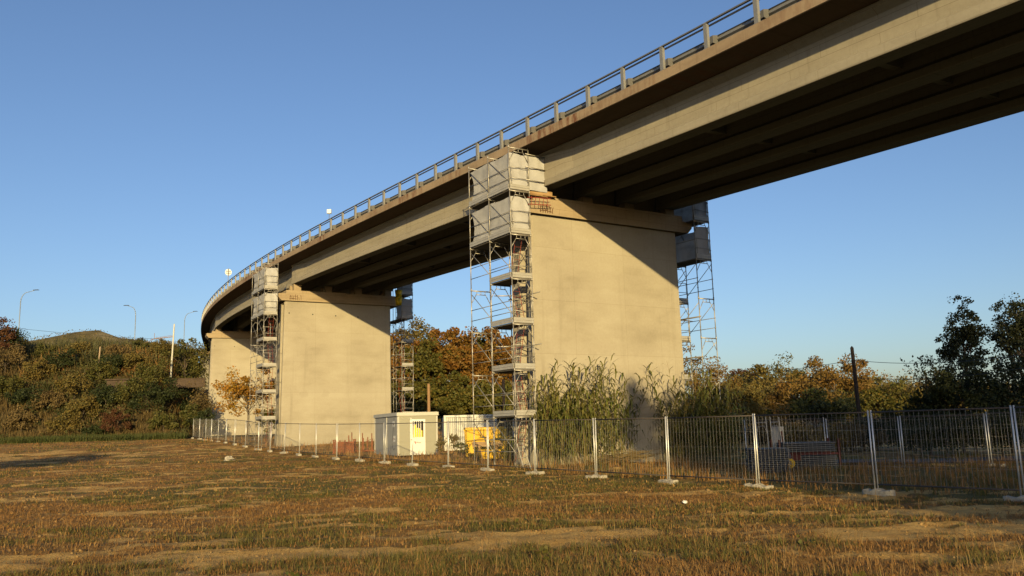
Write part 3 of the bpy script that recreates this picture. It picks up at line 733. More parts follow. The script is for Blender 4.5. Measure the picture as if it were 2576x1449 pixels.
ORD = ['first', 'second', 'third', 'fourth', 'fifth', 'sixth', 'seventh', 'eighth', 'ninth', 'tenth', 'eleventh', 'twelfth', 'thirteenth', 'fourteenth', 'fifteenth', 'sixteenth', 'seventeenth', 'eighteenth', 'nineteenth', 'twentieth', 'twenty-first', 'twenty-second', 'twenty-third', 'twenty-fourth', 'twenty-fifth', 'twenty-sixth']
WH = {0: 'cut by the right picture edge', 1: 'in front of the dark trees', 2: 'in front of the stacked planks', 3: 'in front of the right reed clump', 4: 'in front of the cut cane pile', 5: 'in front of the left reed clump', 6: 'in front of the near scaffold tower', 7: 'in front of the yellow skip', 8: 'in front of the white container', 9: 'in front of the cabin door', 10: 'in front of the cabin side', 11: 'in front of the orange uprights', 12: 'in front of the orange crate', 13: 'in front of the middle pier', 14: 'at the middle pier edge'}
for i in range(len(joints) - 1):
    A, B = joints[i], joints[i+1]
    d = B - A; L = d.length; lean = rnd.uniform(-.02, .02)
    if i in (9, 15, 18): lean = .05
    o = thing('fence_panel', 'galvanised mesh fence panel %s, %s from the right' % (WH.get(i, 'in the far left run'), ORD[i]), 'fence panel', (A.x, A.y, A.z + .06), math.atan2(d.y, d.x), 'mobile fence panels along the site edge')
    tilt = math.asin((B.z - A.z)/L)
    o.rotation_euler = (lean, -tilt, math.atan2(d.y, d.x)); o.location += d.normalized()*.0425
    fence_parts(o, (L - .085)/PW)
for i, A in enumerate(joints):
    nb = joints[i+1] if i < len(joints) - 1 else joints[i-1]
    d = nb - A
    o = link('concrete_foot', footm); o.location = (A.x + rnd.uniform(-.05, .05), A.y + rnd.uniform(-.05, .05), A.z + .02)
    o.rotation_euler = (rnd.uniform(-.04, .04), rnd.uniform(-.05, .05), math.atan2(d.y, d.x) + rnd.uniform(-.22, .22))
    tag(o, 'concrete fence foot under the %s fence post from the right' % ORD[i], 'fence foot', 'concrete feet of the mobile fence')
# second fence line by the road
sj = [at(1880, 1165, 36.2), at(2087, 1165, 35.4), at(2277, 1177, 34.4), at(2497, 1174, 33.2)]
sj.append(sj[-1] + (sj[-1] - sj[-2]))
for i in range(4):
    A, B = sj[i].copy(), sj[i+1].copy(); A.z = gz(A.x, A.y); B.z = gz(B.x, B.y); d = B - A; L = d.length
    o = thing('fence_panel', 'rear mesh fence panel by the dark road, %s from its left end' % ORD[i], 'fence panel', (A.x, A.y, A.z + .05), math.atan2(d.y, d.x), 'rear fence panels by the road')
    o.rotation_euler = (-.06, 0, math.atan2(d.y, d.x))
    fence_parts(o, (L - .085)/PW)
    f = link('concrete_foot', footm); f.location = (B.x, B.y, B.z + .02); f.rotation_euler.z = math.atan2(d.y, d.x) + .1
    tag(f, 'concrete foot under the rear fence by the road, %s from the left' % ORD[i], 'fence foot', 'concrete feet of the rear fence')
# ------------------------------------------------------------------ site cabin
zc = gz(-6.9, 51) + .10
cab = thing('site_cabin', 'cream and grey site cabin with barred yellow window and white door', 'cabin', (-6.97, 51.0, zc), R(22))
CW, CL, CH = 2.42, 6.1, 2.46
mb = MB(); mb.add([(0, 0, 0), (CW, 0, 0), (CW, 0, CH - .14), (0, 0, CH - .14), (0, .05, 0), (CW, .05, 0), (CW, .05, CH - .14), (0, .05, CH - .14)], [(0, 1, 2, 3), (5, 4, 7, 6), (0, 4, 5, 1), (2, 6, 7, 3), (0, 3, 7, 4), (1, 5, 6, 2)])
for k in range(1, 6): mb.box((CW/2, -.003, k*.38), (CW - .1, .004, .006))
mb.build('front_wall', M_CREAM, cab)
mb = MB(); mb.box((.03, CL/2, CH/2 - .07), (.06, CL - .1, CH - .14)); mb.box((CW - .03, CL/2, CH/2 - .07), (.06, CL - .1, CH - .14)); mb.box((CW/2, CL - .03, CH/2 - .07), (CW - .12, .05, CH - .14)); mb.build('side_wall', M_GREYP, cab)
mb = MB(); mb.box((CW/2, CL/2, CH - .05), (CW + .16, CL + .12, .20)); mb.box((CW/2, CL/2, CH + .058), (CW + .05, CL, .018)); mb.build('roof', M_WTRIM, cab, bevel=.015)
mb = MB()
for x, y in ((.03, -.012), (CW - .03, -.012)): mb.box((x, y, CH/2 - .09), (.10, .03, CH - .18))
for y in (.09, CL*.45, CL - .06): mb.box((-.015, y, CH/2 - .09), (.035, .09, CH - .18))
mb.build('corner_post', M_WTRIM, cab)
dr = MB(); dr.box((1.2, -.025, 1.06), (.94, .05, 2.08)).build('door', M_WDOOR, cab, bevel=.01)
drp = [o for o in cab.children if o.name.startswith('door')][0]
mb = MB(); mb.box((1.2, -.055, 1.52), (.68, .012, .96)); mb.build('window_pane', M_DARKG, drp)
mb = MB()
for x, hgt in ((.92, .74), (1.05, .74), (1.17, .55), (1.30, .52), (1.43, .40)): mb.box((x, -.066, 1.04 + hgt/2), (.085, .008, hgt))
mb.build('curtain', M_CURT, drp)
mb = MB()
for x in (.85, .985, 1.115, 1.245, 1.375, 1.55): mb.box((x, -.08, 1.52), (.035, .018, .98))
for z in (1.03, 2.0): mb.box((1.2, -.078, z), (.74, .016, .04))
mb.build('window_bar', M_WDOOR, drp)
mb = MB(); mb.box((.83, -.09, .90), (.13, .03, .03)); mb.build('handle', M_BLACK, drp)
def text(body, size, loc, rot, m, name, parent):
    cu = bpy.data.curves.new(name, 'FONT'); cu.body = body; cu.size = size; cu.extrude = .002; cu.align_x = 'LEFT'
    o = bpy.data.objects.new(name, cu); COL.objects.link(o)
    dg = bpy.context.evaluated_depsgraph_get(); me = bpy.data.meshes.new_from_object(o.evaluated_get(dg)); bpy.data.objects.remove(o)
    me.materials.clear(); me.materials.append(m)
    o = link(name, me, parent); o.location = loc; o.rotation_euler = rot; return o
def sticker(parent, P, rot, w, h, sc=1.0, back=True):
    rm = Matrix.Translation(P) @ rot.to_matrix().to_4x4()
    if back:
        s = MB().box((0, 0, 0), (w, h, .004)).build('sticker', M_STICK, parent); s.matrix_local = rm
    else: s = parent
    mb = MB(); k = sc; mb.add([(-.20*k, .05*k, .004), (-.12*k, .05*k, .004), (-.12*k, -.09*k, .004), (-.16*k, -.09*k, .004), (-.16*k, 0, .004), (-.24*k, .01*k, .004)], [(0, 5, 4, 3, 2, 1)])
    a = mb.build('logo_arrow', M_INKR, s); a.matrix_local = Matrix.Identity(4) if back else rm
    b = text('Meta', .13*k, (0, 0, 0), (0, 0, 0), M_INKK, 'lettering', s)
    b.matrix_local = (Matrix.Translation((-.09*k, -.05*k, .004)) if back else rm @ Matrix.Translation((-.09*k, -.05*k, .004)))
    return s
from mathutils import Euler
sticker(drp, Vector((1.2, -.054, .74)), Euler((R(90), 0, 0)), .4, .2, 1.05, False)
sticker(cab, Vector((-.006, 1.0, 1.86)), Euler((R(90), 0, R(-90))), .46, .36, .95)
sticker(cab, Vector((-.006, .85, .98)), Euler((R(90), 0, R(-90))), .5, .36, .95)
mb = MB(); mb.box((.78, -.03, CH - .33), (.12, .06, .12)); mb.path([(.2, -.02, CH - .2), (.32, -.03, CH - .33), (.55, -.03, CH - .37), (.74, -.03, CH - .33)], .008, 5); mb.build('wall_lamp', M_WTRIM, cab)
mb = MB(); mb.path([(-.05, .7, CH - .2), (-.06, .95, 1.4), (-.06, 1.15, .9), (-.06, 1.1, .5), (-.06, .75, .32), (-.06, .45, .48)], .008, 5); mb.build('cable', M_BLACK, cab)
# ------------------------------------------------------------------ white container behind the skip
zc = gz(-3.5, 56) + .06
con = thing('shipping_container', 'white corrugated container standing behind the yellow skip', 'container', (-4.6, 56.6, zc), R(8))
mb = MB(); x = 0.0
pts = []
while x < 1.85: pts += [(x, 0), (x + .07, 0), (x + .11, .10), (x + .20, .10)]; x += .25
poly = [(px, py) for px, py in pts] + [(1.9, 0), (1.9, .16), (0, .16)]
mb.prism(poly, .12, 2.12); mb.build('corrugated_wall', M_WHITE, con)
mb = MB()
for x in (-.06, 1.96, 4.52): mb.box((x, .03, 1.14), (.12, .14, 2.28))
mb.box((2.2, .03, 2.21), (4.5, .12, .14)); mb.box((2.2, .03, .06), (4.5, .12, .12)); mb.build('frame', M_WHITE, con)
mb = MB(); mb.box((2.72, .05, 1.12), (1.36, .05, 1.98)); mb.build('door', M_WHITE, con)
mb = MB(); mb.box((3.98, .3, 1.05), (1.0, .05, 1.85)); mb.build('open_doorway', M_BLACK, con)  # black panel stands in for the shaded inside of the container
mb = MB(); mb.box((2.2, 1.3, 2.2), (4.5, 2.4, .05)); mb.box((2.2, 2.48, 1.1), (4.5, .05, 2.1)); mb.box((-.08, 1.3, 1.1), (.05, 2.3, 2.1)); mb.box((4.5, 1.3, 1.1), (.05, 2.3, 2.1)); mb.build('body_panel', M_WHITE, con)
mb = MB(); mb.box((2.62, .015, 1.86), (.2, .01, .14)); 
for k in range(3): mb.box((2.98, .015, 1.91 - k*.1), (.34 - .05*k, .01, .025))
mb.build('marking', M_INKK, con)
p = at(1258, 1092, 58.5)
t = thing('blue_drum_stack', 'dark blue drums on the far side of the yellow skip', 'drum', (p.x, p.y, gz(p.x, p.y)), 0)
mb = MB(); mb.tube((0, 0, 0), (0, 0, .95), .3, n=18); 
for z in (.05, .33, .64, .92): mb.tube((0, 0, z - .02), (0, 0, z + .02), .315, n=18)
mb.build('drum', M_BLUE, t); mb = MB(); mb.tube((.12, -.05, .95), (.12, -.05, 1.9), .3, n=18); mb.tube((.12, -.05, 1.9), (.12, -.05, 1.93), .31, n=18); mb.build('drum', M_BLUE, t)
# ------------------------------------------------------------------ yellow skips
def skip(name, label, x, y, rz, L, W, H, front, ribs):
    t = thing(name, label, 'skip', (x, y, gz(x, y) + .05), rz)
    mb = MB(); k = .22
    a = [(0, 0, .12), (L, 0, .12), (L, W, .12), (0, W, .12)]; b = [(-.05, -.12, H*front), (L + .05, -.12, H*front), (L + .05, W + k, H), (-.05, W + k, H)]
    mb.add(a + b, [(3, 2, 1, 0), (0, 1, 5, 4), (1, 2, 6, 5), (2, 3, 7, 6), (3, 0, 4, 7)])
    ai = [(.04, .04, .16), (L - .04, .04, .16), (L - .04, W - .04, .16), (.04, W - .04, .16)]; bi = [(p[0] + (.05 if p[0] < 0 else -.05), p[1] + (.05 if p[1] < 0 else -.05), p[2]) for p in b]
    mb.add(ai + bi, [(0, 1, 2, 3), (0, 4, 5, 1), (1, 5, 6, 2), (2, 6, 7, 3), (3, 7, 4, 0)]); mb.add(b + bi, [(0, 1, 5, 4), (1, 2, 6, 5), (2, 3, 7, 6), (3, 0, 4, 7)])
    mb.build('body', M_YEL, t)
    mb = MB()
    for i in range(ribs): x_ = .12 + i*(L - .24)/(ribs - 1); mb.add([(x_ - .035, -.04, .14), (x_ + .035, -.04, .14), (x_ + .035, -.17, H*front - .08), (x_ - .035, -.17, H*front - .08), (x_ - .035, 0, .14), (x_ + .035, 0, .14), (x_ + .035, -.1, H*front - .08), (x_ - .035, -.1, H*front - .08)], [(0, 1, 2, 3), (0, 3, 7, 4), (1, 5, 6, 2), (3, 2, 6, 7), (0, 4, 5, 1)])
    mb.build('rib', M_YEL, t)
    mb = MB(); mb.tube((-.08, -.14, H*front), (L + .08, -.14, H*front), .035, n=8); mb.tube((-.08, W + k, H), (L + .08, W + k, H), .035, n=8)
    for xx in (-.07, L + .07): mb.tube((xx, -.14, H*front), (xx, W + k, H), .035, n=8)
    mb.build('rim', M_YEL, t)
    mb = MB(); mb.box((.3, .3, .06), (.15, .6, .12)); mb.box((L - .3, .3, .06), (.15, .6, .12)); mb.build('skid', M_BLACK, t)
    return t
pa = at(1172, 1158, 46.0); skip('yellow_skip', 'tall yellow skip with high back wall beside the white container', pa.x, pa.y, R(3), 2.1, 1.5, 1.62, .93, 4)
pb = at(1207, 1163, 43.2); skip('yellow_skip', 'low ribbed yellow skip nearest the fence', pb.x, pb.y, R(-8), 1.42, 1.1, 1.16, .96, 5)
pc = at(1274, 1168, 43.6)
t = thing('dark_site_bin', 'dark green site bin beside the low yellow skip', 'bin', (pc.x, pc.y, gz(pc.x, pc.y)), R(-5))
MB().box((.45, .5, .56), (.9, 1.0, 1.08)).build('body', M_DGREEN, t, bevel=.02); MB().box((.45, .5, 1.14), (.98, 1.08, .07)).build('lid', M_BLACK, t, bevel=.02)
mb = MB()
for x in (.15, .45, .75): mb.box((x, -.02, .56), (.05, .05, .9))
mb.build('rib', M_DGREEN, t)
# rusty trestle frame in front of the skip
p = at(1190, 1165, 42.4)
t = thing('timber_trestle', 'brown timber trestle leaning in front of the yellow skips', 'trestle', (p.x, p.y, gz(p.x, p.y)), R(-12))
mb = MB(); mb.box((.75, 0, .92), (1.55, .05, .24)); mb.build('beam', M_WOOD, t)
for x in (.3, 1.2): MB().add([], []).tube((x - .1, -.1, 0), (x, 0, .9), .04, n=6).tube((x + .15, .3, 0), (x, 0, .9), .04, n=6).build('leg', M_WOOD, t)
# ladder standing at the near scaffold foot
p = at(1318, 1172, 36.2)
t = thing('step_ladder', 'small worn step ladder leaning at the near scaffold foot', 'ladder', (p.x, p.y, gz(p.x, p.y)), R(30))
mb = MB(); mb.tube((0, 0, 0), (-.25, .1, 1.1), .02); mb.tube((.35, 0, 0), (.02, .1, 1.1), .02); mb.build('rail', M_ALU, t)
mb = MB()
for f in (.2, .45, .7): mb.tube((-.25*f, .1*f, 1.1*f), (.35 - .33*f, .1*f, 1.1*f), .018)
mb.build('rung', M_ALU, t)
# ------------------------------------------------------------------ orange stillage and upright rack
p = at(839, 1134, 57.2); zz = gz(p.x, p.y)
t = thing('orange_crate', 'rusty orange steel crate standing by the middle pier foot', 'crate', (p.x, p.y, zz), R(4))
mb = MB(); W, D, H = 1.32, .9, .72
for i in range(5): z = .1 + i*.14; mb.box((W/2, 0, z + .06), (W, .03, .115)); mb.box((0, D/2, z + .06), (.03, D, .115)); mb.box((W, D/2, z + .06), (.03, D, .115)); mb.box((W/2, D, z + .06), (W, .03, .115))
mb.build('panel', M_ORG, t)
mb = MB()
for x in (.0, W):
    for y in (.0, D): mb.box((x, y, .44), (.08, .08, .9)); mb.box((x, y, .91), (.12, .12, .04))
for x in (.4, .75): mb.box((x, -.01, .84), (.1, .05, .08))
mb.build('corner_post', M_ORG, t); MB().box((W/2, D/2, .06), (W - .1, D - .1, .06)).build('floor', M_ORG, t)
p = at(876, 1132, 58.4)
t = thing('formwork_prop_rack', 'orange rusty rack with upright posts beside the orange crate', 'rack', (p.x, p.y, gz(p.x, p.y)), R(2))
mb = MB()
for x, h_ in ((.0, 1.15), (.2, 1.35), (.92, 1.28), (1.0, .95), (1.28, 1.0), (1.55, 1.25), (1.62, .9)): mb.box((x, rnd.uniform(0, .3), h_/2), (.06, .06, h_))
mb.build('upright', M_ORG, t); mb = MB(); mb.box((.95, .2, .1), (2.0, .5, .1)); mb.tube((.2, .1, .2), (1.5, .1, .85), .02); mb.build('base', M_ORG, t)
# ------------------------------------------------------------------ stacks of scaffold platforms, frames
def plank_stack(label, p, rz, L, W, n, th, zoff=0.0, rack=False):
    t = thing('platform_stack', label, 'plank stack', (p.x, p.y, gz(p.x, p.y) + zoff), rz)
    for i in range(n):
        mb = MB(); j_ = rnd.uniform(-.04, .04)
        for q in range(2): mb.box((L/2 + j_, W*(.25 + .5*q), .06 + i*th), (L, W*.48, th*.62))
        mb.box((j_ + L/2, -.01, .06 + i*th), (L, .02, th*.55)); mb.build('platform', M_PLANK, t)
    return t
p = at(1973, 1186, 33.4)
plank_stack('lower stack of grey scaffold platforms under the red rack', p, R(-2), 2.05, 1.1, 8, .07)
t = thing('stacking_rack', 'red steel rack holding the grey platforms behind the fence', 'rack', (p.x, p.y, gz(p.x, p.y)), R(-2))
mb = MB()
for x in (-.12, 2.12):
    for y in (-.06, 1.15): mb.box((x, y, .6), (.07, .07, 1.22))
mb.box((1.0, -.06, .66), (2.3, .05, .08)); mb.box((1.0, 1.15, .66), (2.3, .05, .08)); mb.box((.3, -.07, .56), (.7, .03, .26)); mb.build('frame', M_MAROON, t)
plank_stack('upper stack of grey scaffold platforms on the red rack', p, R(-2), 2.0, 1.1, 5, .075, .70)
p2 = at(1893, 1205, 30.6)
plank_stack('low stack of dark scaffold platforms nearest the fence', p2, R(-6), 1.35, 1.2, 13, .066)
q = p + Vector((.18, -.2, 0))
t = thing('yellow_reel', 'yellow cable reel standing against the red rack', 'reel', (q.x, q.y, gz(q.x, q.y) + .32), R(-8))
mb = MB(); mb.tube((0, -.02, 0), (0, .03, 0), .19, n=20); mb.tube((0, .12, 0), (0, .17, 0), .19, n=20); mb.build('flange', M_YEL, t); MB().tube((0, .02, 0), (0, .13, 0), .09, n=14).build('hub', M_BLACK, t)
p = at(1940, 1150, 34.8)
for i, (dx, lab) in enumerate(((-.45, 'scaffold frame standing upright behind the stacks, left one of two'), (.25, 'scaffold frame standing upright behind the stacks, right one of two'))):
    t = thing('spare_scaffolding', lab, 'scaffolding', (p.x + dx, p.y + .3*i, gz(p.x, p.y)), R(20 + 10*i), 'scaffold frames stored upright')
    t.rotation_euler.x = -.06
    mb = MB()
    for x in (0, .5): mb.tube((x, 0, 0), (x, 0, 2.15), .024, n=7)
    mb.build('upright', M_TUBE, t); mb = MB(); mb.tube((0, 0, 1.95), (.5, 0, 1.95), .02); mb.tube((.1, 0, 1.8), (.4, 0, 1.8), .015); mb.tube((0, 0, 1.5), (.1, 0, 1.8), .015); mb.tube((.5, 0, 1.5), (.4, 0, 1.8), .015); mb.build('crosspiece', M_TUBE, t)
p = at(1948, 1130, 35.6)
t = thing('control_panel', 'grey board on a red post behind the plank stacks', 'board', (p.x, p.y, gz(p.x, p.y)), R(-6))
MB().box((.2, 0, 1.3), (.46, .05, .98)).build('board', M_GREYP, t, bevel=.01); MB().box((.32, -.06, .8), (.07, .06, 1.6)).build('post', M_MAROON, t)
mb = MB(); mb.tube((.2, -.04, 1.0), (.2, -.05, 1.0), .06, n=12); mb.build('ring', M_BLACK, t)
# road behind the fence
def strip(name, pts, width, m, dz):
    mb = MB()
    for i, (x, y) in enumerate(pts):
        a = pts[max(0, i-1)]; b = pts[min(len(pts) - 1, i+1)]; d = Vector((b[0]-a[0], b[1]-a[1])).normalized(); nn = Vector((-d.y, d.x))
        for k in (-.5, .5): X, Y = x + nn.x*width*k, y + nn.y*width*k; mb.v.append((X, Y, gz(x, y, True) + dz))
    for i in range(len(pts) - 1): mb.f.append((2*i, 2*i + 2, 2*i + 3, 2*i + 1))
    return struct(mb.build(name, m))
M_ROAD = mat('road_asphalt', (.075, .07, .065), .9)
strip('road', [(10.5 + i*1.5, 41.2 - i*.22) for i in range(40)], 3.4, M_ROAD, .10)

# ------------------------------------------------------------------ poles, wires, lamps
a = at(2168, 1095, 62); top = at(2143, 875, 62)
t = thing('utility_pole', 'dark wooden utility pole leaning against the sky at right', 'utility pole', (a.x, a.y, gz(a.x, a.y)))
mb = MB(); d = top - Vector(t.location); mb.tube((0, 0, -.3), d, .17, .12, 12); mb.tube(d, d + Vector((0, 0, .12)), .12, .03, 12); mb.build('pole', M_POLE, t)
def wire(name, label, P, sag, r):
    mb = MB()
    for A, B in zip(P[:-1], P[1:]):
        pts = [A + (B - A)*(i/14) - Vector((0, 0, sag*4*(i/14)*(1 - i/14))) for i in range(15)]; mb.path(pts, r, 4)
    return tag(mb.build(name, M_BLACK), label, 'wire')
wire('overhead_wire', 'upper overhead wire strung across the utility pole', [at(1700, 952, 110), at(2150, 906, 62), at(2640, 884, 36)], .35, .022)
wire('overhead_wire', 'lower overhead wire crossing the utility pole beneath the upper one', [at(1700, 962, 112), at(2153, 950, 62), at(2640, 915, 36)], .35, .018)
for px, py0, py1, Y, lab in ((1079, 1040, 966, 66, 'brown wooden pole standing behind the site cabin'), (1268, 1040, 955, 70, 'brown wooden pole seen through the near scaffold tower')):
    a, b = at(px, py0, Y), at(px - 1, py1, Y); mb = MB(); z0 = gz(a.x, a.y); mb.tube((0, 0, 0), (0, 0, b.z - z0), .13, .11, 10); mb.tube((0, 0, b.z - z0), (0, 0, b.z - z0 + .04), .115, .05, 10)
    o = mb.build('wooden_pole', M_BROWNPOLE); o.location = (a.x, a.y, z0); tag(o, lab, 'pole')
# catenary mast
a, b = at(428, 962, 106.5), at(433, 815, 106.5)
t = thing('railway_mast', 'white railway mast with a bracket arm on the bank', 'mast', (a.x, a.y, gz(a.x, a.y) - .2))
hh = b.z - t.location.z; mb = MB(); mb.tube((0, 0, 0), (.25, 0, hh), .115, .085, 10); mb.build('pole', mat('mast_paint', (.5, .48, .41), .5), t)
z1 = at(430, 847, 106.5).z - t.location.z
mb = MB(); mb.tube((.2, 0, z1), (-2.6, 0, z1 - .25), .05); mb.tube((.2, 0, z1 + .2), (-2.0, 0, z1 - .1), .02); mb.tube((-2.2, 0, z1 - .2), (-2.2, 0, z1 + .5), .03); mb.tube((-2.3, 0, z1 - .3), (-3.4, 0, z1 - .7), .025); mb.build('bracket_arm', M_BROWNPOLE, t)
wire('catenary_wire', 'sagging catenary wire running left from the railway mast', [at(-40, 820, 92), at(45, 826, 94), at(400, 853, 106.3)], .15, .022)
def street_lamp(px, pyb, pyt, Y, side, label, arm=2.6):
    a, b = at(px, pyb, Y), at(px, pyt, Y)
    t = thing('street_lamp', label, 'street lamp', (a.x, a.y, gz(a.x, a.y)), 0 if side > 0 else math.pi, 'street lamps on the hill road')
    H = b.z - t.location.z; pts = [(0, 0, 0), (0, 0, H - 2.0)] + [(arm*.55*(1 - math.cos(k*math.pi/12)), 0, H - 2.0 + 1.75*math.sin(k*math.pi/12)) for k in range(1, 7)]
    mb = MB(); mb.path([Vector(q) for q in pts], .085, 8, .05); mb.tube(pts[-1], (arm, 0, H), .045); mb.build('pole', M_LPOLE, t, True)
    mb = MB(); mb.add([(arm - .2, -.12, H + .03), (arm + .9, -.16, H + .06), (arm + .9, .16, H + .06), (arm - .2, .12, H + .03), (arm - .1, -.1, H + .15), (arm + .7, -.12, H + .17), (arm + .7, .12, H + .17), (arm - .1, .1, H + .15)], [(0, 3, 2, 1), (4, 5, 6, 7), (0, 1, 5, 4), (1, 2, 6, 5), (2, 3, 7, 6), (3, 0, 4, 7)])
    mb.build('lamp_head', M_LAMP, t, bevel=.02)
street_lamp(47, 832, 732, 150, 1, 'curved street lamp at the far left, head pointing right', 2.3)
street_lamp(338, 870, 769, 160, -1, 'curved street lamp in the middle of the bank, head pointing left', 1.5)
street_lamp(463, 848, 785, 190, 1, 'curved street lamp nearest the bridge, head pointing right', 2.0)

# ------------------------------------------------------------------ trees and bushes
def crown_points(n, rx, ry, rz, blobs, br, seed, hollow=.55, flat=.0):
    r = np.random.default_rng(seed)
    d = unit(r.normal(size=(blobs, 3))); d[:, 2] = np.where(d[:, 2] < -.5, -d[:, 2]*.6, d[:, 2])
    rad = hollow + (1 - hollow)*r.random(blobs)**.6
    C = d*rad[:, None]*(1 + .16*r.normal(size=(blobs, 1)))*np.array([rx, ry, rz])*.86
    w = r.uniform(.4, 1.5, blobs); k = r.choice(blobs, n, p=w/w.sum())
    sz = r.uniform(.55, 1.35, blobs)*br
    off = unit(r.normal(size=(n, 3)))*(r.random(n)**.45)[:, None]*sz[k][:, None]*np.array([1, 1, .75])
    return C, C[k] + off
def tree(name, label, x, y, H, rx, rz, n, leaf, m, seed, trunk=.16, base=None, blobs=34, br=.30, hollow=.5, ry=None, bark=None, group=None, cat='tree', sink=0.0, aspect=.7, extra=0):
    z = gz(x, y) - sink
    t = thing(name, label, cat, (x, y, z), 0, group)
    ry = rx if ry is None else ry
    cz = H - rz
    C, P = crown_points(n, rx, ry, rz, blobs, br*max(rx, rz)*.9, seed, hollow)
    P = P + np.array([0, 0, cz]); P = P[P[:, 2] > .05]
    link('crown', quads_mesh('crown', leaves(P, leaf, aspect), 4, LF, m), t)
    r = random.Random(seed); mb = MB()
    tp = Vector((r.uniform(-.1, .1)*rx, r.uniform(-.1, .1)*rx, cz + rz*.45)); md = Vector((tp.x*.3 + r.uniform(-.1, .1), tp.y*.3, cz*.5))
    mb.tube((0, 0, -.3), md, trunk, trunk*.75, 8); mb.tube(md, tp, trunk*.75, trunk*.25, 7)
    order = list(range(len(C))); r.shuffle(order)
    for i in order[:min(len(C), 16 + extra)]:
        e = Vector(C[i]) + Vector((0, 0, cz)); f = r.uniform(.15, .85); s0 = md + (tp - md)*f
        if e.z < s0.z: s0 = md + (tp - md)*max(0, f - .4)
        mm = (s0 + e)*.5 + Vector((r.uniform(-.1, .1), r.uniform(-.1, .1), .12*(e - s0).length)); mb.path([s0, mm, e], trunk*.34, 5, trunk*.07)
    mb.build('trunk', bark or M_BARK, t)
    return t
def px_tree(name, label, px, pytop, Y, H_ext, rx, n, leaf, m, seed, **kw):   # crown top given as a photo pixel
    p = at(px, pytop, Y); z = gz(p.x, p.y); H = p.z - z
    rz = kw.pop('rz', None) or H*H_ext
    return tree(name, label, p.x, p.y, H, rx, rz, n, leaf, m, seed, **kw)
GG = 'golden trees behind the scaffolding'
gold = [(1002, 838, 138, 4.2, L_GOLD, 'golden tree at the left end of the autumn row, touching the middle pier scaffold'),
        (1046, 806, 172, 6.2, L_OLIV, 'taller green tree rising behind the left end of the golden row'),
        (1062, 842, 136, 4.3, L_GOLDG, 'golden green tree above the right end of the cabin roof'),
        (1108, 826, 142, 4.5, L_GOLD, 'tall pale topped golden tree in the middle of the autumn row'),
        (1158, 832, 137, 4.4, L_GOLD, 'golden tree left of the near scaffold tower'),
        (1205, 838, 143, 4.5, L_GOLDG, 'green golden tree just behind the outer scaffold leg'),
        (1246, 820, 139, 4.6, L_GOLD, 'high orange tree seen through the near scaffold tower'),
        (1292, 832, 142, 4.5, L_GOLD, 'orange tree half hidden by the nearest pier')]
for i, (px, py, Y, r_, m, lab) in enumerate(gold):
    px_tree('golden_tree' if m is not L_OLIV else 'green_tree', lab, px, py, Y, .47, r_*1.05, 11000, .46, m, 100 + i, trunk=.25, blobs=80, br=.2, hollow=.68, group=GG if m is not L_OLIV else None)
for i, (px, py, Y, r_) in enumerate(((1015, 955, 130, 4.4), (1075, 950, 128, 4.6), (1135, 945, 129, 4.6), (1195, 952, 128, 4.6), (1255, 948, 130, 4.6))):
    px_tree('understory_tree', 'low green tree under the golden row, %s from the left' % ORD[i], px, py, Y, .52, r_, 7500, .44, L_GOLDG, 140 + i, trunk=.15, blobs=60, br=.24, hollow=.6, group='low green trees under the golden row')
RT = [ # px, top, Y, rx, mat, n, leaf, Hext, label, name
    (1752, 880, 92, 3.6, L_ORNG, 2600, .22, .5, 'sparse pale orange tree right behind the pier scaffold', 'sparse_tree'),
    (1795, 935, 86, 3.0, L_ORNG, 4200, .24, .5, 'orange brown tree at the foot of the right scaffold tower', 'autumn_tree'),
    (1862, 931, 110, 2.6, L_REDB, 2600, .26, .4, 'small dark red tree top peeking above the olive trees', 'red_tree'),
    (1830, 962, 74, 3.2, L_OLIV, 6000, .2, .5, 'rounded olive green tree beside the right reed clump', 'olive_tree'),
    (1885, 948, 90, 4.2, L_OLIV, 7000, .26, .5, 'wide olive tree left of the tree with bare branches', 'olive_tree'),
    (1962, 915, 102, 4.6, L_MGRN, 4200, .24, .48, 'green tree with pale bare branches showing in its crown', 'green_tree'),
    (2005, 968, 84, 3.5, L_ORNG, 5000, .24, .5, 'brown orange tree with a forked pale trunk', 'autumn_tree'),
    (2092, 903, 98, 4.3, L_ORNG, 6500, .26, .52, 'tall golden orange tree left of the utility pole', 'autumn_tree'),
    (2050, 1000, 80, 3.3, L_DGRN, 5200, .24, .55, 'dark green tree under the golden orange tree', 'dark_tree'),
    (2190, 965, 112, 4.0, L_MGRN, 3600, .28, .5, 'green tree just right of the utility pole', 'green_tree'),
    (2236, 944, 118, 4.6, L_ORNG, 2600, .24, .5, 'thin pale orange tree far right of the pole', 'sparse_tree'),
    (2215, 985, 88, 4.0, L_GOLDG, 5200, .24, .5, 'golden brown tree right of the utility pole', 'autumn_tree'),
    (2285, 968, 90, 3.6, L_OLIV, 5000, .24, .55, 'dull olive tree in front of the dark poplars', 'olive_tree')]
for i, (px, py, Y, r_, m, n, lf, he, lab, nm) in enumerate(RT):
    px_tree(nm, lab, px, py - 16, Y, he, r_*1.28, int(n*1.5), lf, m, 200 + i, trunk=.15, blobs=52, br=.24, hollow=.6, bark=M_BARKP if i in (5, 6, 0, 10) else None, extra=10 if i in (0, 5, 6, 10) else 0)
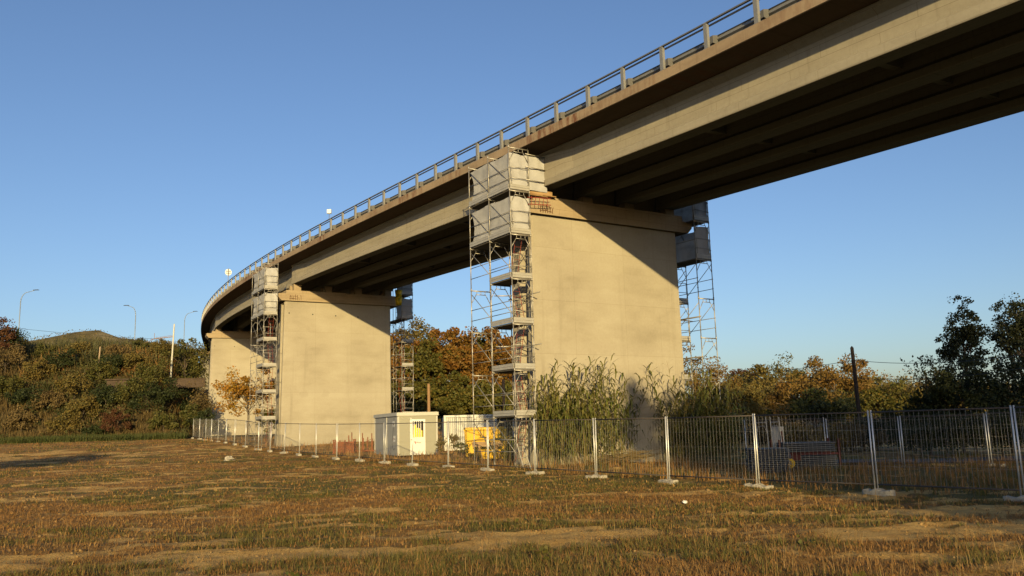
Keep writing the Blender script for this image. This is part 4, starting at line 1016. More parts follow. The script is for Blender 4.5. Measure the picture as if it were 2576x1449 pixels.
for i, (px, py, Y, r_, m) in enumerate(((1790, 1040, 60, 2.2, L_OLIV), (1850, 1035, 62, 2.4, L_MGRN), (1905, 1040, 60, 2.2, L_BROWN), (1960, 1045, 62, 2.2, L_BROWN), (2015, 1068, 50, 2.0, L_OLIV), (2070, 1072, 50, 2.0, L_OLIV), (2135, 1062, 54, 2.3, L_BROWN), (2200, 1050, 56, 2.6, L_DGRN), (2260, 1040, 55, 2.6, L_DGRN))):
    p = at(px, py, Y); z = gz(p.x, p.y)
    tree('roadside_bush', 'rough roadside bush behind the stacks, %s from the left' % ORD[i], p.x, p.y, p.z - z, r_, (p.z - z)*.55, 3600, .17, m, 240 + i, trunk=.06, blobs=30, br=.3, hollow=.4, cat='bush', group='rough bushes along the road')
# dark trees at the right edge
px_tree('poplar_tree', 'dark poplar with an open crown left of the taller poplar', 2412, 750, 50, .36, 1.45, 7800, .125, L_POP, 301, rz=3.5, trunk=.10, blobs=130, br=.125, hollow=.45, extra=10, aspect=.9)
px_tree('poplar_tree', 'tallest dark poplar cut by the right picture edge', 2550, 728, 51, .4, 1.75, 10500, .125, L_POP, 302, rz=3.9, trunk=.12, blobs=160, br=.125, hollow=.45, extra=10, aspect=.9)
px_tree('bushy_tree', 'dark bushy tree below the open poplar, twigs reaching left', 2400, 888, 47, .5, 2.4, 7500, .15, L_DGRN, 303, trunk=.12, blobs=44, br=.27, extra=14)
px_tree('bushy_tree', 'dark bushy tree at the foot of the tallest poplar', 2520, 892, 46.5, .5, 2.4, 6000, .17, L_DGRN, 304, trunk=.12, blobs=44, br=.28)
px_tree('bushy_tree', 'dark round tree between the olive tree and the poplars', 2325, 968, 48, .52, 2.3, 5200, .16, L_DGRN, 305, trunk=.1, blobs=40, br=.28)
tw = thing('leaning_sapling', 'sapling with sparse leafy branches leaning left before the poplars', 'sapling', tuple(at(2390, 1050, 47)))
tw.location.z = gz(tw.location.x, tw.location.y); mb = MB(); P = []
for (ex, ey) in ((2270, 908), (2296, 904), (2322, 930), (2340, 900), (2300, 925)):
    e = at(ex, ey, 47) - Vector(tw.location); s0 = at(2375, 1010, 47) - Vector(tw.location); m_ = (s0 + e)*.5 + Vector((0, 0, -.25)); mb.path([s0, m_, e], .035, 5, .006)
    for k in range(70): f = .25 + .75*rnd.random(); q = s0*(1-f)**2 + m_*(2*f*(1-f)) + e*f*f; P.append((q.x + rnd.gauss(0, .13), q.y + rnd.gauss(0, .13), q.z + rnd.gauss(0, .13)))
mb.tube((0, 0, -.2), at(2375, 1010, 47) - Vector(tw.location), .07, .04); mb.build('trunk', M_BARK, tw)
link('crown', quads_mesh('crown', leaves(np.array(P), .15, .7), 4, LF, L_POP), tw)
for i, (px, py, Y, r_) in enumerate(((2310, 1045, 44.5, 1.7), (2370, 1035, 44.2, 1.9), (2440, 1025, 44, 2.0), (2510, 1020, 43.6, 2.0), (2580, 1010, 43, 2.1))):
    p = at(px, py, Y); z = gz(p.x, p.y)
    tree('dark_hedge_bush', 'dark hedge bush along the road under the poplars, %s from the left' % ORD[i], p.x, p.y, p.z - z, r_, (p.z - z)*.55, 3600, .13, L_DGRN, 320 + i, trunk=.05, blobs=30, br=.34, hollow=.3, cat='bush', group='dark hedge bushes under the poplars')
for i, (px, py, Y, r_, m, lab) in enumerate(((508, 968, 101, 1.5, L_BROWN, 'brown creeper bush filling the gap left of the farthest pier'), (512, 1030, 98.5, 1.5, L_DGRN, 'dark bush just behind the far end of the fence'), (490, 1010, 99.5, 1.6, L_MGRN, 'green bush one step left of the far fence end'))):
    px_tree('bank_bush', lab, px, py, Y, .5, r_, 3000, .19, m, 580 + i, trunk=.05, blobs=30, br=.34, hollow=.35, cat='bush')
# small yellow tree by the middle pier
px_tree('yellow_tree', 'small yellow leaved tree between the two farther piers', 626, 896, 72, .52, 2.9, 3600, .2, L_YELL, 401, trunk=.07, blobs=60, br=.18, hollow=.5, extra=24)
px_tree('yellow_bush', 'dark yellow bush at the foot of the middle pier scaffold', 680, 1010, 71, .55, 1.1, 1200, .18, L_GOLDG, 402, trunk=.05, blobs=20, br=.3, cat='bush')

# ------------------------------------------------------------------ bank vegetation, left
def bank_pt(px, py):                     # walk the photo ray until it meets the bank
    d = ray(px, py); d = d/d.y
    for Y in np.arange(88, 200, .25):
        if gz(d.x*Y, Y) >= d.z*Y + CAMZ: return Vector((d.x*Y, Y, gz(d.x*Y, Y)))
    return Vector((d.x*120, 120, gz(d.x*120, 120)))
BB = [ # px, py centre, radius, mat, label, name
    (30, 985, 2.3, L_MGRN, 'green bush at the far left of the bank'), (75, 1010, 2.4, L_DGRN, 'dark green bush low on the left of the bank'),
    (130, 1005, 2.1, L_BROWN, 'brown tangled bush left of the yellow green bush'), (195, 985, 2.4, L_OLIV, 'yellow green bush climbing to the bank terrace'),
    (255, 950, 2.3, L_MGRN, 'green bush at the terrace beside the dark opening'), (290, 930, 2.2, L_DGRN, 'dark bush standing on the terrace edge'),
    (215, 1040, 2.3, L_OLIV, 'olive bush low in the middle of the bank'), (270, 1010, 2.3, L_DGRN, 'dark bush above the red brown bush'),
    (330, 1000, 2.4, L_MGRN, 'mid green bush right of the dark bush'), (385, 960, 2.6, L_MGRN, 'bright green bush below the railway mast'),
    (372, 1015, 2.4, L_DGRN, 'dark green bush under the bright green bush'), (425, 1010, 2.2, L_DGRN, 'deep green bush near the foot of the bank'),
    (460, 1000, 2.1, L_OLIV, 'olive bush left of the farthest pier'), (500, 985, 2.1, L_BROWN, 'brown creeper bush touching the farthest pier'),
    (465, 1050, 1.9, L_DGRN, 'dark round bush at the bank foot by the fence end'), (415, 1070, 1.8, L_MGRN, 'small green bush at the foot right of the red brown bush'),
    (60, 1062, 2.0, L_BROWN, 'dry brown bush at the bank foot, far left'), (245, 1085, 1.2, L_DGRN, 'low dark bush left of the red brown bush'),
    (165, 1072, 1.8, L_OLIV, 'low olive bush at the bank foot'), (480, 905, 2.4, L_OLIV, 'olive bush beside the masonry wall'),
    (512, 1010, 1.9, L_MGRN, 'green bush hard against the left edge of the farthest pier'), (505, 1055, 1.7, L_DGRN, 'dark bush between the fence end and the farthest pier'), (508, 950, 1.8, L_OLIV, 'olive creeper bush at the right end of the terrace wall'), (350, 972, 1.5, L_MGRN, 'green bush hanging over the terrace wall'), (445, 972, 1.4, L_OLIV, 'olive bush under the terrace wall near the mast'),
    (40, 880, 2.2, L_OLIV, 'olive bush on the skyline at the far left of the bank'), (120, 892, 2.0, L_MGRN, 'green bush just below the bank skyline on the left'), (205, 890, 2.0, L_OLIV, 'olive bush below the skyline under the hill'), (300, 893, 1.9, L_BROWN, 'straw brown bush below the hill slope'), (355, 885, 1.9, L_MGRN, 'green bush on the skyline under the middle lamp'), (415, 890, 2.0, L_OLIV, 'olive bush behind the railway mast'), (160, 920, 2.2, L_DGRN, 'dark bush in the upper middle of the bank'), (345, 925, 2.2, L_OLIV, 'yellow olive bush above the terrace wall'),
    (20, 925, 2.6, L_BROWN, 'rust brown bush high on the far left of the bank'), (100, 940, 2.4, L_OLIV, 'olive bramble bush on the left slope')]
for i, (px, py, r_, m, lab) in enumerate(BB):
    p = bank_pt(px, py + 14)
    tree('bank_bush', lab, p.x, p.y - .6, r_*1.55, r_, r_*.85, 2700, .21, m, 500 + i, trunk=.05, blobs=26, br=.36, hollow=.35, cat='bush', sink=.3)
p = bank_pt(305, 1092)
tree('red_bush', 'round red brown bush at the foot of the bank', p.x, p.y - 1.0, 3.4, 1.75, 1.75, 3800, .14, L_REDB, 560, trunk=.04, blobs=40, br=.25, hollow=.6, cat='bush')
px_tree('locust_tree', 'feathery green tree on the bank beside the bridge', 468, 838, 112, .5, 3.0, 3000, .24, L_MGRN, 561, trunk=.12, blobs=36, br=.24, extra=10)
px_tree('locust_tree', 'feathery tree close under the far end of the deck', 500, 850, 114, .5, 2.4, 2400, .24, L_MGRN, 562, trunk=.12, blobs=30, br=.26, extra=10)
px_tree('dark_tree', 'dark reddish tree at the far left picture edge', 6, 796, 112, .5, 2.6, 3600, .24, L_REDB, 563, trunk=.14, blobs=36, br=.26)
px_tree('conifer_tree', 'narrow dark conifer beside the far left reddish tree', 45, 802, 113, .5, .8, 1400, .2, L_DGRN, 564, trunk=.1, blobs=24, br=.3)
# reeds along the top of the bank: nobody could count them
def reed_field():
    n = 23000; px = rng.uniform(-80, 515, n*2); Y = rng.uniform(105, 150, n*2); X = np.array([ratio(a) for a in (0, 1)]);
    r0, r1 = ratio(0, 950), ratio(1000, 950); X = (r0 + (r1 - r0)*px/1000)*Y
    xb = -37.2 - .30*(Y - 100); ok = (X < xb - 2.5) & (fbm(X*.13, Y*.13, 55) > .42 - .10*sstep(112, 122, Y)) & (Y > 107.5)
    X, Y = X[ok][:n], Y[ok][:n]; Z = ground_z(X, Y, False); k = len(X)
    H = rng.uniform(.8, 2.6, k)*(.45 + 1.0*fbm(X*.18, Y*.18, 12)) + 1.3*sstep(-52, -64, X)*rng.random(k)
    V = blades(np.stack([X, Y, Z - .05], 1), H, rng.uniform(.05, .12, k), rng.uniform(.3, 1.9, k))
    return tag(link('reed_thicket', blades_mesh('reed_thicket', V, L_REEDH)), 'grey green reed thicket along the top of the bank', 'reeds', None, 'stuff')
reed_field()
def scrub(name, label, y0, y1, n, m, seed, hmin, hmax, thr, w0=.03, w1=.07, pxr=(-100, 525)):
    r0, r1 = ratio(0, 1000), ratio(1000, 1000); px = rng.uniform(*pxr, n*2); Y = rng.uniform(y0, y1, n*2); X = (r0 + (r1 - r0)*px/1000)*Y
    xb = -37.2 - .30*(Y - 100); ok = (X < xb - .2) & (fbm(X*.2, Y*.2, seed) > thr); X, Y = X[ok][:n], Y[ok][:n]; k = len(X)
    V = blades(np.stack([X, Y, ground_z(X, Y, False) - .03], 1), rng.uniform(hmin, hmax, k), rng.uniform(w0, w1, k), rng.uniform(.3, 1.7, k))
    return tag(link(name, blades_mesh(name, V, m)), label, 'undergrowth', None, 'stuff')
scrub('bank_brambles', 'dry brown brambles and grass covering the bank slope', 95, 117, 9000, L_BROWN, 61, .5, 1.5, .46, .03, .08)
scrub('bank_dry_reeds', 'flattened straw coloured reeds on the middle of the bank', 104, 120, 7000, L_DRY, 63, .8, 2.0, .5, .03, .07)
def creeper():
    n = 26000; r0, r1 = ratio(0, 1000), ratio(1000, 1000); px = rng.uniform(-100, 525, n); Y = rng.uniform(94.5, 121, n); X = (r0 + (r1 - r0)*px/1000)*Y
    xb = -37.2 - .30*(Y - 100); ok = (X < xb - .1) & (fbm(X*.25, Y*.25, 71) > .40); X, Y = X[ok], Y[ok]
    Z = ground_z(X, Y, False) + rng.uniform(0, .9, len(X))*fbm(X*.5, Y*.5, 72)*1.6
    return tag(link('bank_creepers', quads_mesh('bank_creepers', leaves(np.stack([X, Y - .3, Z], 1), .26, .8), 4, LF, L_BANK)), 'olive creepers spreading over the bank slope', 'creepers', None, 'stuff')
creeper()
scrub('verge_grass', 'tall green grass strip at the foot of the bank', 90.2, 95.5, 18000, L_VERGE, 81, .45, .95, .2, .02, .045, (-150, 500))
scrub('bank_foot_weeds', 'dry rust brown weeds between the grass strip and bushes', 94.2, 97.0, 3500, L_BROWN, 83, .5, 1.3, .3, .02, .05, (-150, 505))
# terrace wall and abutment masonry
mb = MB(); pts = [(X, 104.85 + .8) for X in np.arange(-68, -39.5, 1.0)]
wl = thing('terrace_wall', 'low brown concrete wall along the terrace on the bank', 'wall', (-54, 105.4, 0))
A, B = bank_pt(335, 966), bank_pt(505, 968)
mb = MB(); q0 = Vector((at(300, 966, 105.2).x, 105.2, 0)); q1 = Vector((at(516, 966, 107.2).x, 107.2, 0)); zt0 = at(350, 950, 105.4).z; wdir = (q1 - q0).normalized(); wl.location = (q0.x, q0.y, zt0 - 2.2); wl.rotation_euler.z = math.atan2(wdir.y, wdir.x)
Lw = (q1 - q0).length; MB().box((Lw/2, 0, 1.45), (Lw, .35, 1.1)).build('wall', M_WALLB, wl); MB().box((Lw/2, -.02, 2.03), (Lw + .1, .42, .06)).build('coping', M_WALLB, wl)
wl2 = thing('stone_culvert', 'pale stone culvert head with a dark opening on the bank', 'culvert', tuple(at(305, 975, 103.6)), R(6))
MB().box((0, .15, .35), (3.4, .4, 1.1)).build('headwall', M_WALLB, wl2); MB().box((-.2, -.1, -.6), (1.7, .3, 1.0)).build('mouth_shade', M_BLACK, wl2); MB().box((0, 0, .98), (3.6, .7, .14)).build('coping', M_WALLB, wl2)  # solid black block stands in for the shade in the culvert mouth
p = at(516, 962, 113.5)
t = thing('abutment_wall', 'pale block masonry wall beside the farthest pier', 'wall', (p.x, p.y, p.z - 1.5), R(-8)); MB().box((-.2, .5, 2.6), (1.3, 1.0, 5.4)).build('masonry', M_MASON, t); MB().box((-.2, .5, 5.4), (1.7, 1.3, .35)).build('capping', M_CAP, t)
p = bank_pt(246, 935); o = MB().tube((0, 0, -.3), (.15, 0, 3.2), .10, .09, 8).build('old_post', M_BARKP); o.location = p; tag(o, 'old grey wooden post standing in the bank brambles', 'post')
# vines on the hill
def vines():
    P = []
    for row in range(30):
        xx = -205 + row*4.2
        for yy in np.arange(270, 345, .9):
            z = gz(xx, yy); 
            P.append((xx + rnd.gauss(0, .2), yy + rnd.gauss(0, .2), z + rnd.uniform(.1, .6)))
    return tag(link('vineyard', quads_mesh('vineyard', leaves(np.array(P), .5, .8), 4, LF, L_OLIV)), 'rows of vines on the distant hill', 'vineyard', None, 'stuff')
vines()
# far woods on the horizon
def woods():
    P = []; r = np.random.default_rng(3)
    for k in range(190):
        Y = r.uniform(150, 320); X = r.uniform(-.17, .75)*Y; z = gz(X, Y); rr = r.uniform(3.5, 6); h = r.uniform(5.5, 9)
        d = unit(r.normal(size=(170, 3)))*(r.random((170, 1))**.35)*np.array([rr, rr, h*.5]); P.append(d + np.array([X, Y, z + h*.5]))
    return tag(link('far_woods', quads_mesh('far_woods', leaves(np.concatenate(P), 1.0, .8), 4, LF, L_OLIV)), 'distant mixed woods closing the plain behind the trees', 'woods', None, 'stuff')
woods()

# ------------------------------------------------------------------ giant reeds by the nearest pier
def reeds(label, spots, seed, hmean, leanfun, name='reed_clump'):
    r = np.random.default_rng(seed); n = len(spots); x0, y0 = np.mean([s_[0] for s_ in spots]), np.mean([s_[1] for s_ in spots])
    t = thing(name, label, 'reeds', (x0, y0, gz(x0, y0)))
    mb = MB(); V = []
    for (x, y) in spots:
        H = hmean*(r.uniform(.45, .92) if r.random() < .82 else r.uniform(.95, 1.22)); lx, ly = leanfun(x, y, r); b = np.array([x - x0, y - y0, gz(x, y) - gz(x0, y0)])
        def P(f): return b + np.array([lx*f*f*H, ly*f*f*H, H*f*(1 - .12*(lx*lx + ly*ly)*f)])
        pts = [Vector(P(f)) for f in (0, .3, .6, .85, 1)]; mb.path(pts, .012, 4, .003)
        a0 = r.uniform(0, 6.28)
        for i in range(int(H*4.6)):
            f = .16 + .84*(i/(H*4.6)); p = P(f); a = a0 + (i % 2)*math.pi + r.normal()*.5; L = r.uniform(.5, 1.05)*(1.1 - .55*max(0, f - .6)/.4); W = .036*r.uniform(.7, 1.2)
            if f < .4 and r.random() < .45: continue
            d = np.array([math.cos(a), math.sin(a), 0]); s_ = np.array([-math.sin(a), math.cos(a), 0]); up = np.array([0, 0, 1]); e = r.uniform(.35, .95) if f < .85 else r.uniform(.9, 1.4)
            q1 = p + (d*.45*math.cos(e) + up*.45*math.sin(e))*L; q2 = q1 + (d*.40 + up*(.05 if f < .85 else .25))*L*.9; q3 = q2 + (d*.24 - up*.42*(1 if f < .85 else .25))*L
            V.append([p - s_*W*.6, p + s_*W*.6, q1 + s_*W, q2 + s_*W*.8, q3, q2 - s_*W*.8, q1 - s_*W])
    mb.build('reeds', L_CANE, t)
    V = np.array(V); me = bpy.data.meshes.new('leaves'); k = len(V); base = np.arange(k, dtype=np.int32)[:, None]*7
    idx = np.concatenate([base + np.array([0, 1, 2, 6]), base + np.array([6, 2, 3, 5]), base + np.array([5, 3, 4])], 1).reshape(-1)
    me.vertices.add(k*7); me.vertices.foreach_set('co', V.astype(np.float32).ravel()); me.loops.add(len(idx)); me.loops.foreach_set('vertex_index', idx)
    st = (np.arange(k, dtype=np.int32)[:, None]*11 + np.array([0, 4, 8])).reshape(-1).astype(np.int32)
    me.polygons.add(3*k); me.polygons.foreach_set('loop_start', st); me.polygons.foreach_set('loop_total', np.tile(np.array([4, 4, 3], np.int32), k)); me.update(calc_edges=True); me.materials.append(L_REED)
    link('leaves', me, t); return t
def face_y(x): return 38.25 + .637*(x - 1.3)       # front face of the nearest pier
sp = []
while len(sp) < 135:
    x = rng.uniform(.95, 4.75); d = abs(rng.normal(0, .6)) + .25
    if rng.random() < 1 - .45*(x - .95)/3.8: sp.append((x, face_y(x) - d))
reeds('left clump of giant reeds at the foot of the nearest pier', sp, 21, 3.95, lambda x, y, r: (r.normal()*.13 + .03, r.normal()*.08 - .04))
sp = [(rng.uniform(4.5, 5.3), face_y(4.9) - rng.uniform(.3, .8)) for _ in range(14)]
reeds('few bent giant reeds leaning right beside the left reed clump', sp, 22, 3.6, lambda x, y, r: (r.uniform(.15, .42), r.normal()*.06))
sp = []
while len(sp) < 150:
    x = rng.uniform(6.9, 10.5)
    if x < 7.7 and rng.random() < .6: continue
    sp.append((x, min(face_y(x), 42.6) - abs(rng.normal(0, .9)) - .25))
reeds('right clump of giant reeds in shade at the pier corner', sp, 23, 4.0, lambda x, y, r: (r.normal()*.14 + .05, r.normal()*.08 - .04))
sp = [(rng.uniform(-.6, .9), rng.uniform(38.6, 40.4)) for _ in range(16)]
reeds('thin reeds growing under the near scaffold tower', sp, 24, 2.6, lambda x, y, r: (r.normal()*.08, r.normal()*.08))
# heap of cut canes
t = thing('cane_heap', 'heap of cut brown canes between the two reed clumps', 'heap', (5.0, 38.6, gz(5, 38.6)), 0)
mb = MB()
for i in range(120):
    a = rnd.gauss(.25, .35); L = rnd.uniform(.6, 1.6); c = Vector((rnd.gauss(0, .45), rnd.gauss(0, .3), abs(rnd.gauss(0, .14)) + .25)); d = Vector((math.cos(a), math.sin(a)*.5, rnd.gauss(.08, .14))); mb.tube(c - d*L*.5, c + d*L*.5, .014, .009, 4)
mb.build('canes', L_BROWN, t)
# weedy bushes by the container
for i, (px, py, Y, H, r_, m, lab) in enumerate(((1142, 1160, 45.6, 1.75, .42, L_OLIV, 'tall weed bush in front of the white container'), (1108, 1156, 48.6, 1.2, .3, L_OLIV, 'small weed bush between the cabin and container'), (1160, 1165, 43.5, 1.2, .5, L_MGRN, 'low leafy weed beside the yellow skip'))):
    p = at(px, py, Y); tree('weed_bush', lab, p.x, p.y, H, r_, H*.46, 420, .085, m, 600 + i, trunk=.02, blobs=26, br=.3, hollow=.4, cat='weed', bark=M_BROWNPOLE)

# ------------------------------------------------------------------ field vegetation
def fan(n, y0, y1, margin=1.06, seed=0):
    r = np.random.default_rng(seed); u = r.random(n); Y = 1/(1/y0 + u*(1/y1 - 1/y0)) if False else np.sqrt(y0**2 + u*(y1**2 - y0**2))
    return r.uniform(-.62*margin, .62*margin, n)*Y, Y
def patch(name, label, specs, m, pick, cat):
    VV = []
    for (n, y0, y1, per, hr, wr, lr, spread, sd) in specs:
        X, Y = fan(n, y0, y1, 1.06, sd); ok = pick(X, Y, np.random.default_rng(sd + 1)); X, Y = X[ok], Y[ok]; k = len(X)
        if not k: continue
        X = np.repeat(X, per) + rng.normal(0, spread, k*per); Y = np.repeat(Y, per) + rng.normal(0, spread, k*per)
        B = np.stack([X, Y, ground_z(X, Y) - .012], 1); q = k*per
        VV.append(blades(B, rng.uniform(*hr, q)*np.repeat(rng.uniform(.6, 1.3, k), per), rng.uniform(*wr, q), rng.uniform(*lr, q)))
    return tag(link(name, blades_mesh(name, np.concatenate(VV), m)), label, cat, None, 'stuff')
outside = lambda X, Y: (Y < 93) & ~((X > -37) & (Y > np.interp(X, [-36, -24, -16, -7, 1, 7, 11.5, 20], [92, 72, 59, 45, 33, 24.5, 18.5, 8])))
patch('dry_grass', 'short dry brown grass and stubble covering the field', [
    (13000, 7.2, 14, 9, (.03, .11), (.003, .0065), (.6, 1.75), .10, 1), (15000, 14, 26, 7, (.04, .12), (.005, .010), (.6, 1.7), .14, 3), (9000, 26, 50, 6, (.05, .13), (.010, .018), (.5, 1.6), .22, 5), (7000, 50, 92, 5, (.07, .15), (.02, .034), (.5, 1.5), .4, 7)],
    L_DRY, lambda X, Y, r: outside(X, Y) & (r.random(len(X)) < .04 + .96*cover_val(X, Y)), 'dry grass')
patch('green_weeds', 'tufts of dull green grass and weeds in the field', [
    (6500, 7.2, 14, 11, (.04, .16), (.0035, .007), (.3, 1.5), .08, 11), (500, 7.2, 17, 60, (.05, .24), (.003, .006), (.2, 1.5), .17, 12), (9500, 14, 28, 8, (.05, .13), (.007, .012), (.2, 1.2), .09, 13), (8500, 28, 55, 6, (.05, .12), (.013, .022), (.2, 1.2), .15, 15), (4000, 55, 92, 5, (.09, .2), (.025, .04), (.2, 1.2), .3, 17)],
    L_GRASS, lambda X, Y, r: outside(X, Y) & (r.random(len(X)) < cover_val(X, Y)*green_val(X, Y)), 'weeds')
patch('straw_stalks', 'long pale straw stalks standing in the foreground grass', [
    (260, 7.2, 11, 3, (.25, .62), (.002, .0035), (.15, 1.0), .06, 21), (380, 11, 20, 2, (.2, .5), (.003, .005), (.2, 1.1), .08, 23), (2600, 7.2, 16, 3, (.10, .32), (.002, .004), (1.0, 1.7), .10, 25)],
    L_STRAW, lambda X, Y, r: outside(X, Y) & (r.random(len(X)) < .15 + .85*cover_val(X, Y)), 'stalks')
patch('straw_litter', 'matted straw and dead stems lying flat on the field', [
    (7000, 7.2, 14, 6, (.08, .30), (.0025, .0055), (2.6, 3.25), .10, 51), (9000, 14, 28, 5, (.10, .32), (.005, .009), (2.6, 3.25), .16, 53), (6000, 28, 60, 4, (.15, .4), (.010, .017), (2.6, 3.2), .3, 55)],
    L_LITT, lambda X, Y, r: outside(X, Y) & (r.random(len(X)) < .10 + .9*cover_val(X, Y)), 'litter')
inside = lambda X, Y: (X > -37) & (Y > .6 + np.interp(X, [-36, -24, -16, -7, 1, 7, 11.5, 20], [92, 72, 59, 45, 33, 24.5, 18.5, 8])) & (Y < 90)
patch('site_weeds', 'tall dry weeds and grass inside the fenced site', [
    (6500, 20, 48, 8, (.12, .50), (.007, .014), (.1, 1.2), .12, 31), (5000, 45, 85, 6, (.2, .6), (.014, .026), (.1, 1.1), .2, 33)],
    L_DRY, lambda X, Y, r: inside(X, Y) & (r.random(len(X)) < .25 + .75*fbm(X*.4, Y*.4, 91)) & ~((X > 9) & (Y > 38.5)), 'weeds')
patch('site_green_weeds', 'green leafy weeds between the reeds and the fence', [(2600, 20, 46, 8, (.1, .4), (.01, .02), (.2, 1.2), .12, 41)],
    L_GRASS, lambda X, Y, r: inside(X, Y) & (fbm(X*.5, Y*.5, 95) > .52), 'weeds')
def broad_weeds():
    P = []
    for (X, Y, k, s_) in ((1.9, 9.0, 26, .10), (.35, 11.6, 12, .08), (-.2, 16.5, 10, .09), (-2.6, 10.4, 14, .07), (4.1, 12.6, 14, .07), (3.5, 9.2, 12, .08)):
        for i in range(k): a, r = rnd.uniform(0, 6.28), abs(rnd.gauss(0, .14)); P.append((X + r*math.cos(a), Y + r*math.sin(a), gz(X, Y, True) + rnd.uniform(.03, .16)))
    L = leaves(np.array(P), .085, .85, -.1); return tag(link('broad_leaf_weeds', quads_mesh('broad_leaf_weeds', L, 4, LF, L_MGRN)), 'round leaved green weeds in the near grass', 'weeds', None, 'stuff')
broad_weeds()
def clods():
    n = 2600; X, Y = fan(n, 7.2, 30, 1.06, 71); ok = outside(X, Y) & (rng.random(n) > .75*cover_val(X, Y)); X, Y = X[ok], Y[ok]; k = len(X)
    base = np.array([(-1, -.8, -.3), (1, -.9, -.3), (.9, 1, -.3), (-.9, .9, -.3), (-.5, -.4, .7), (.6, -.5, .55), (.4, .6, .65), (-.6, .5, .5)])
    V = base[None]*(1 + .35*rng.normal(size=(k, 8, 3)))*(rng.uniform(.008, .032, k)*np.clip(Y/14, .8, 2.2))[:, None, None] + np.stack([X, Y, ground_z(X, Y) + .004], 1)[:, None, :]
    me = quads_mesh('clods', V, 8, [(4, 5, 6, 7), (0, 1, 5, 4), (1, 2, 6, 5), (2, 3, 7, 6), (3, 0, 4, 7)], mat('clod_soil', (.30, .185, .07), .95))
    return tag(link('soil_clods', me), 'small clods and stones scattered on the bare soil', 'clods', None, 'stuff')
clods()
# litter and stones
def lump(name, label, cat, px, py, r_, m, flat=.6, seed=1):
    d = ray(px, py); d = d/d.y
    for Y in np.arange(7, 95, .05):
        if gz(d.x*Y, Y, True) >= d.z*Y + CAMZ: break
    mb = MB(); rr = np.random.default_rng(seed); nu, nv = 10, 6
    for i in range(nv + 1):
        for j_ in range(nu): th, ph = math.pi*i/nv, 2*math.pi*j_/nu; q = r_*(1 + .28*rr.normal()*math.sin(th)); mb.v.append((q*math.sin(th)*math.cos(ph), q*math.sin(th)*math.sin(ph), q*flat*math.cos(th)))
    for i in range(nv):
        for j_ in range(nu): mb.f.append((i*nu + j_, i*nu + (j_+1) % nu, (i+1)*nu + (j_+1) % nu, (i+1)*nu + j_))
    o = mb.build(name, m); o.location = (d.x*Y, Y, gz(d.x*Y, Y, True) + r_*flat*.5); return tag(o, label, cat)
lump('litter_bag', 'crumpled white plastic litter lying before the fence at right', 'litter', 1724, 1266, .065, M_STICK, .6, 4)
lump('pale_stone', 'pale round stone lying in the field on the left', 'stone', 577, 1159, .30, M_FOOT, .6, 6)
lump('litter_bag', 'small white litter lying by the bank foot, far left', 'litter', 45, 1094, .35, M_STICK, .7, 8)

# ------------------------------------------------------------------ trees behind the viewer that throw the long shadows
def shade(x, y, H, rx, rz, n, seed, label):
    tree('shade_tree', label, x, y, H, rx, rz, n, .5, L_DGRN, seed, trunk=.22, blobs=44, br=.3, hollow=.3)
SHADE = [(14.9, -34, 16.7, 1.05, 2.3, 1100, 'slim tall tree behind the viewer whose top shades the pier'),
    (17.6, -34, 17.0, 1.9, 7.5, 5000, 'first broad tree of the row behind the viewer'), (22.5, -35, 19.5, 3.2, 9, 8000, 'second broad tree of the row behind the viewer'),
    (29, -36, 23, 4.0, 11, 9000, 'third broad tree of the row behind the viewer'), (37, -34, 26, 4.8, 12.5, 10000, 'fourth broad tree of the row behind the viewer'),
    (46.5, -36, 27, 5.4, 13, 10000, 'fifth broad tree of the row behind the viewer'), (57, -36, 27, 5.6, 13, 9000, 'sixth broad tree of the row behind the viewer'),
    (-21.5, -30, 17.2, 3.6, 2.2, 3600, 'lone high crowned tree behind the viewer on the left')]
for i, (x, y, H, rx, rz, n, lab) in enumerate(SHADE): shade(x, y, H, rx, rz, n, 700 + i, lab)

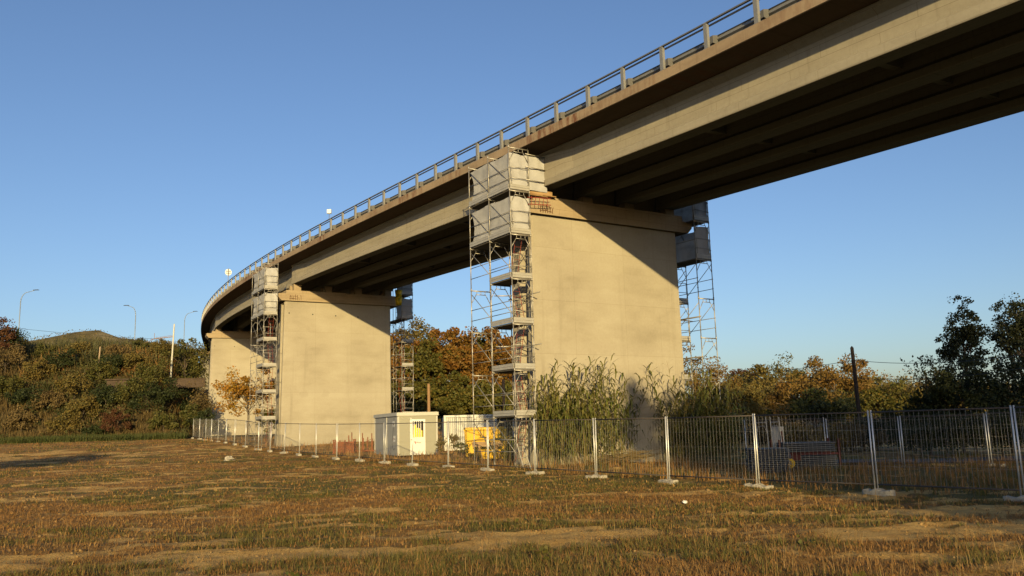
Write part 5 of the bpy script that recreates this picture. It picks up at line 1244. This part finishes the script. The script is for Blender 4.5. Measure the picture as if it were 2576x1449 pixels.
# ------------------------------------------------------------------ light, sky, camera
EL, HEAD = R(10.0), R(6.8)
sd = Vector((-math.sin(HEAD)*math.cos(EL), math.cos(HEAD)*math.cos(EL), -math.sin(EL)))
sun = bpy.data.lights.new('sun', 'SUN'); sun.energy = 5.0; sun.angle = R(.53); sun.color = (1.0, .775, .36)
so = bpy.data.objects.new('sun', sun); COL.objects.link(so); so.rotation_euler = sd.to_track_quat('-Z', 'Y').to_euler()
w = bpy.data.worlds.new('World'); scene.world = w; w.use_nodes = True
nt = w.node_tree; bg = nt.nodes['Background']; sky = nt.nodes.new('ShaderNodeTexSky'); sky.sky_type = 'NISHITA'; sky.sun_disc = False
sky.sun_elevation = EL; sky.sun_rotation = math.atan2(-sd.x, -sd.y); sky.altitude = 200; sky.air_density = 1.0; sky.dust_density = 1.4; sky.ozone_density = 2.2
wb = nt.nodes.new('ShaderNodeMix'); wb.data_type = 'RGBA'; wb.blend_type = 'MULTIPLY'; wb.inputs[0].default_value = 1; wb.inputs[7].default_value = (.96, 1.0, 1.17, 1)
nt.links.new(sky.outputs[0], wb.inputs[6]); nt.links.new(wb.outputs[2], bg.inputs['Color']); bg.inputs['Strength'].default_value = .112
cam = bpy.data.cameras.new('camera'); cam.sensor_width = 36; cam.lens = FPX/2576*36; cam.clip_start = .1; cam.clip_end = 4000
co = bpy.data.objects.new('camera', cam); COL.objects.link(co); scene.camera = co
Rt, Fw, Up = Vector((1, 0, 0)), Vector((0, math.cos(PITCH), math.sin(PITCH))), Vector((0, -math.sin(PITCH), math.cos(PITCH)))
c, s = math.cos(ROLL), math.sin(ROLL); r2, u2 = Rt*c - Up*s, Up*c + Rt*s
co.matrix_world = Matrix(((r2.x, u2.x, -Fw.x, 0), (r2.y, u2.y, -Fw.y, 0), (r2.z, u2.z, -Fw.z, CAMZ), (0, 0, 0, 1)))
scene.view_settings.view_transform = 'Standard'; scene.view_settings.look = 'None'; scene.view_settings.exposure = .36; scene.view_settings.gamma = 1
scene.cycles.max_bounces = 6; scene.cycles.diffuse_bounces = 1; scene.cycles.sample_clamp_indirect = .009; scene.cycles.transparent_max_bounces = 4
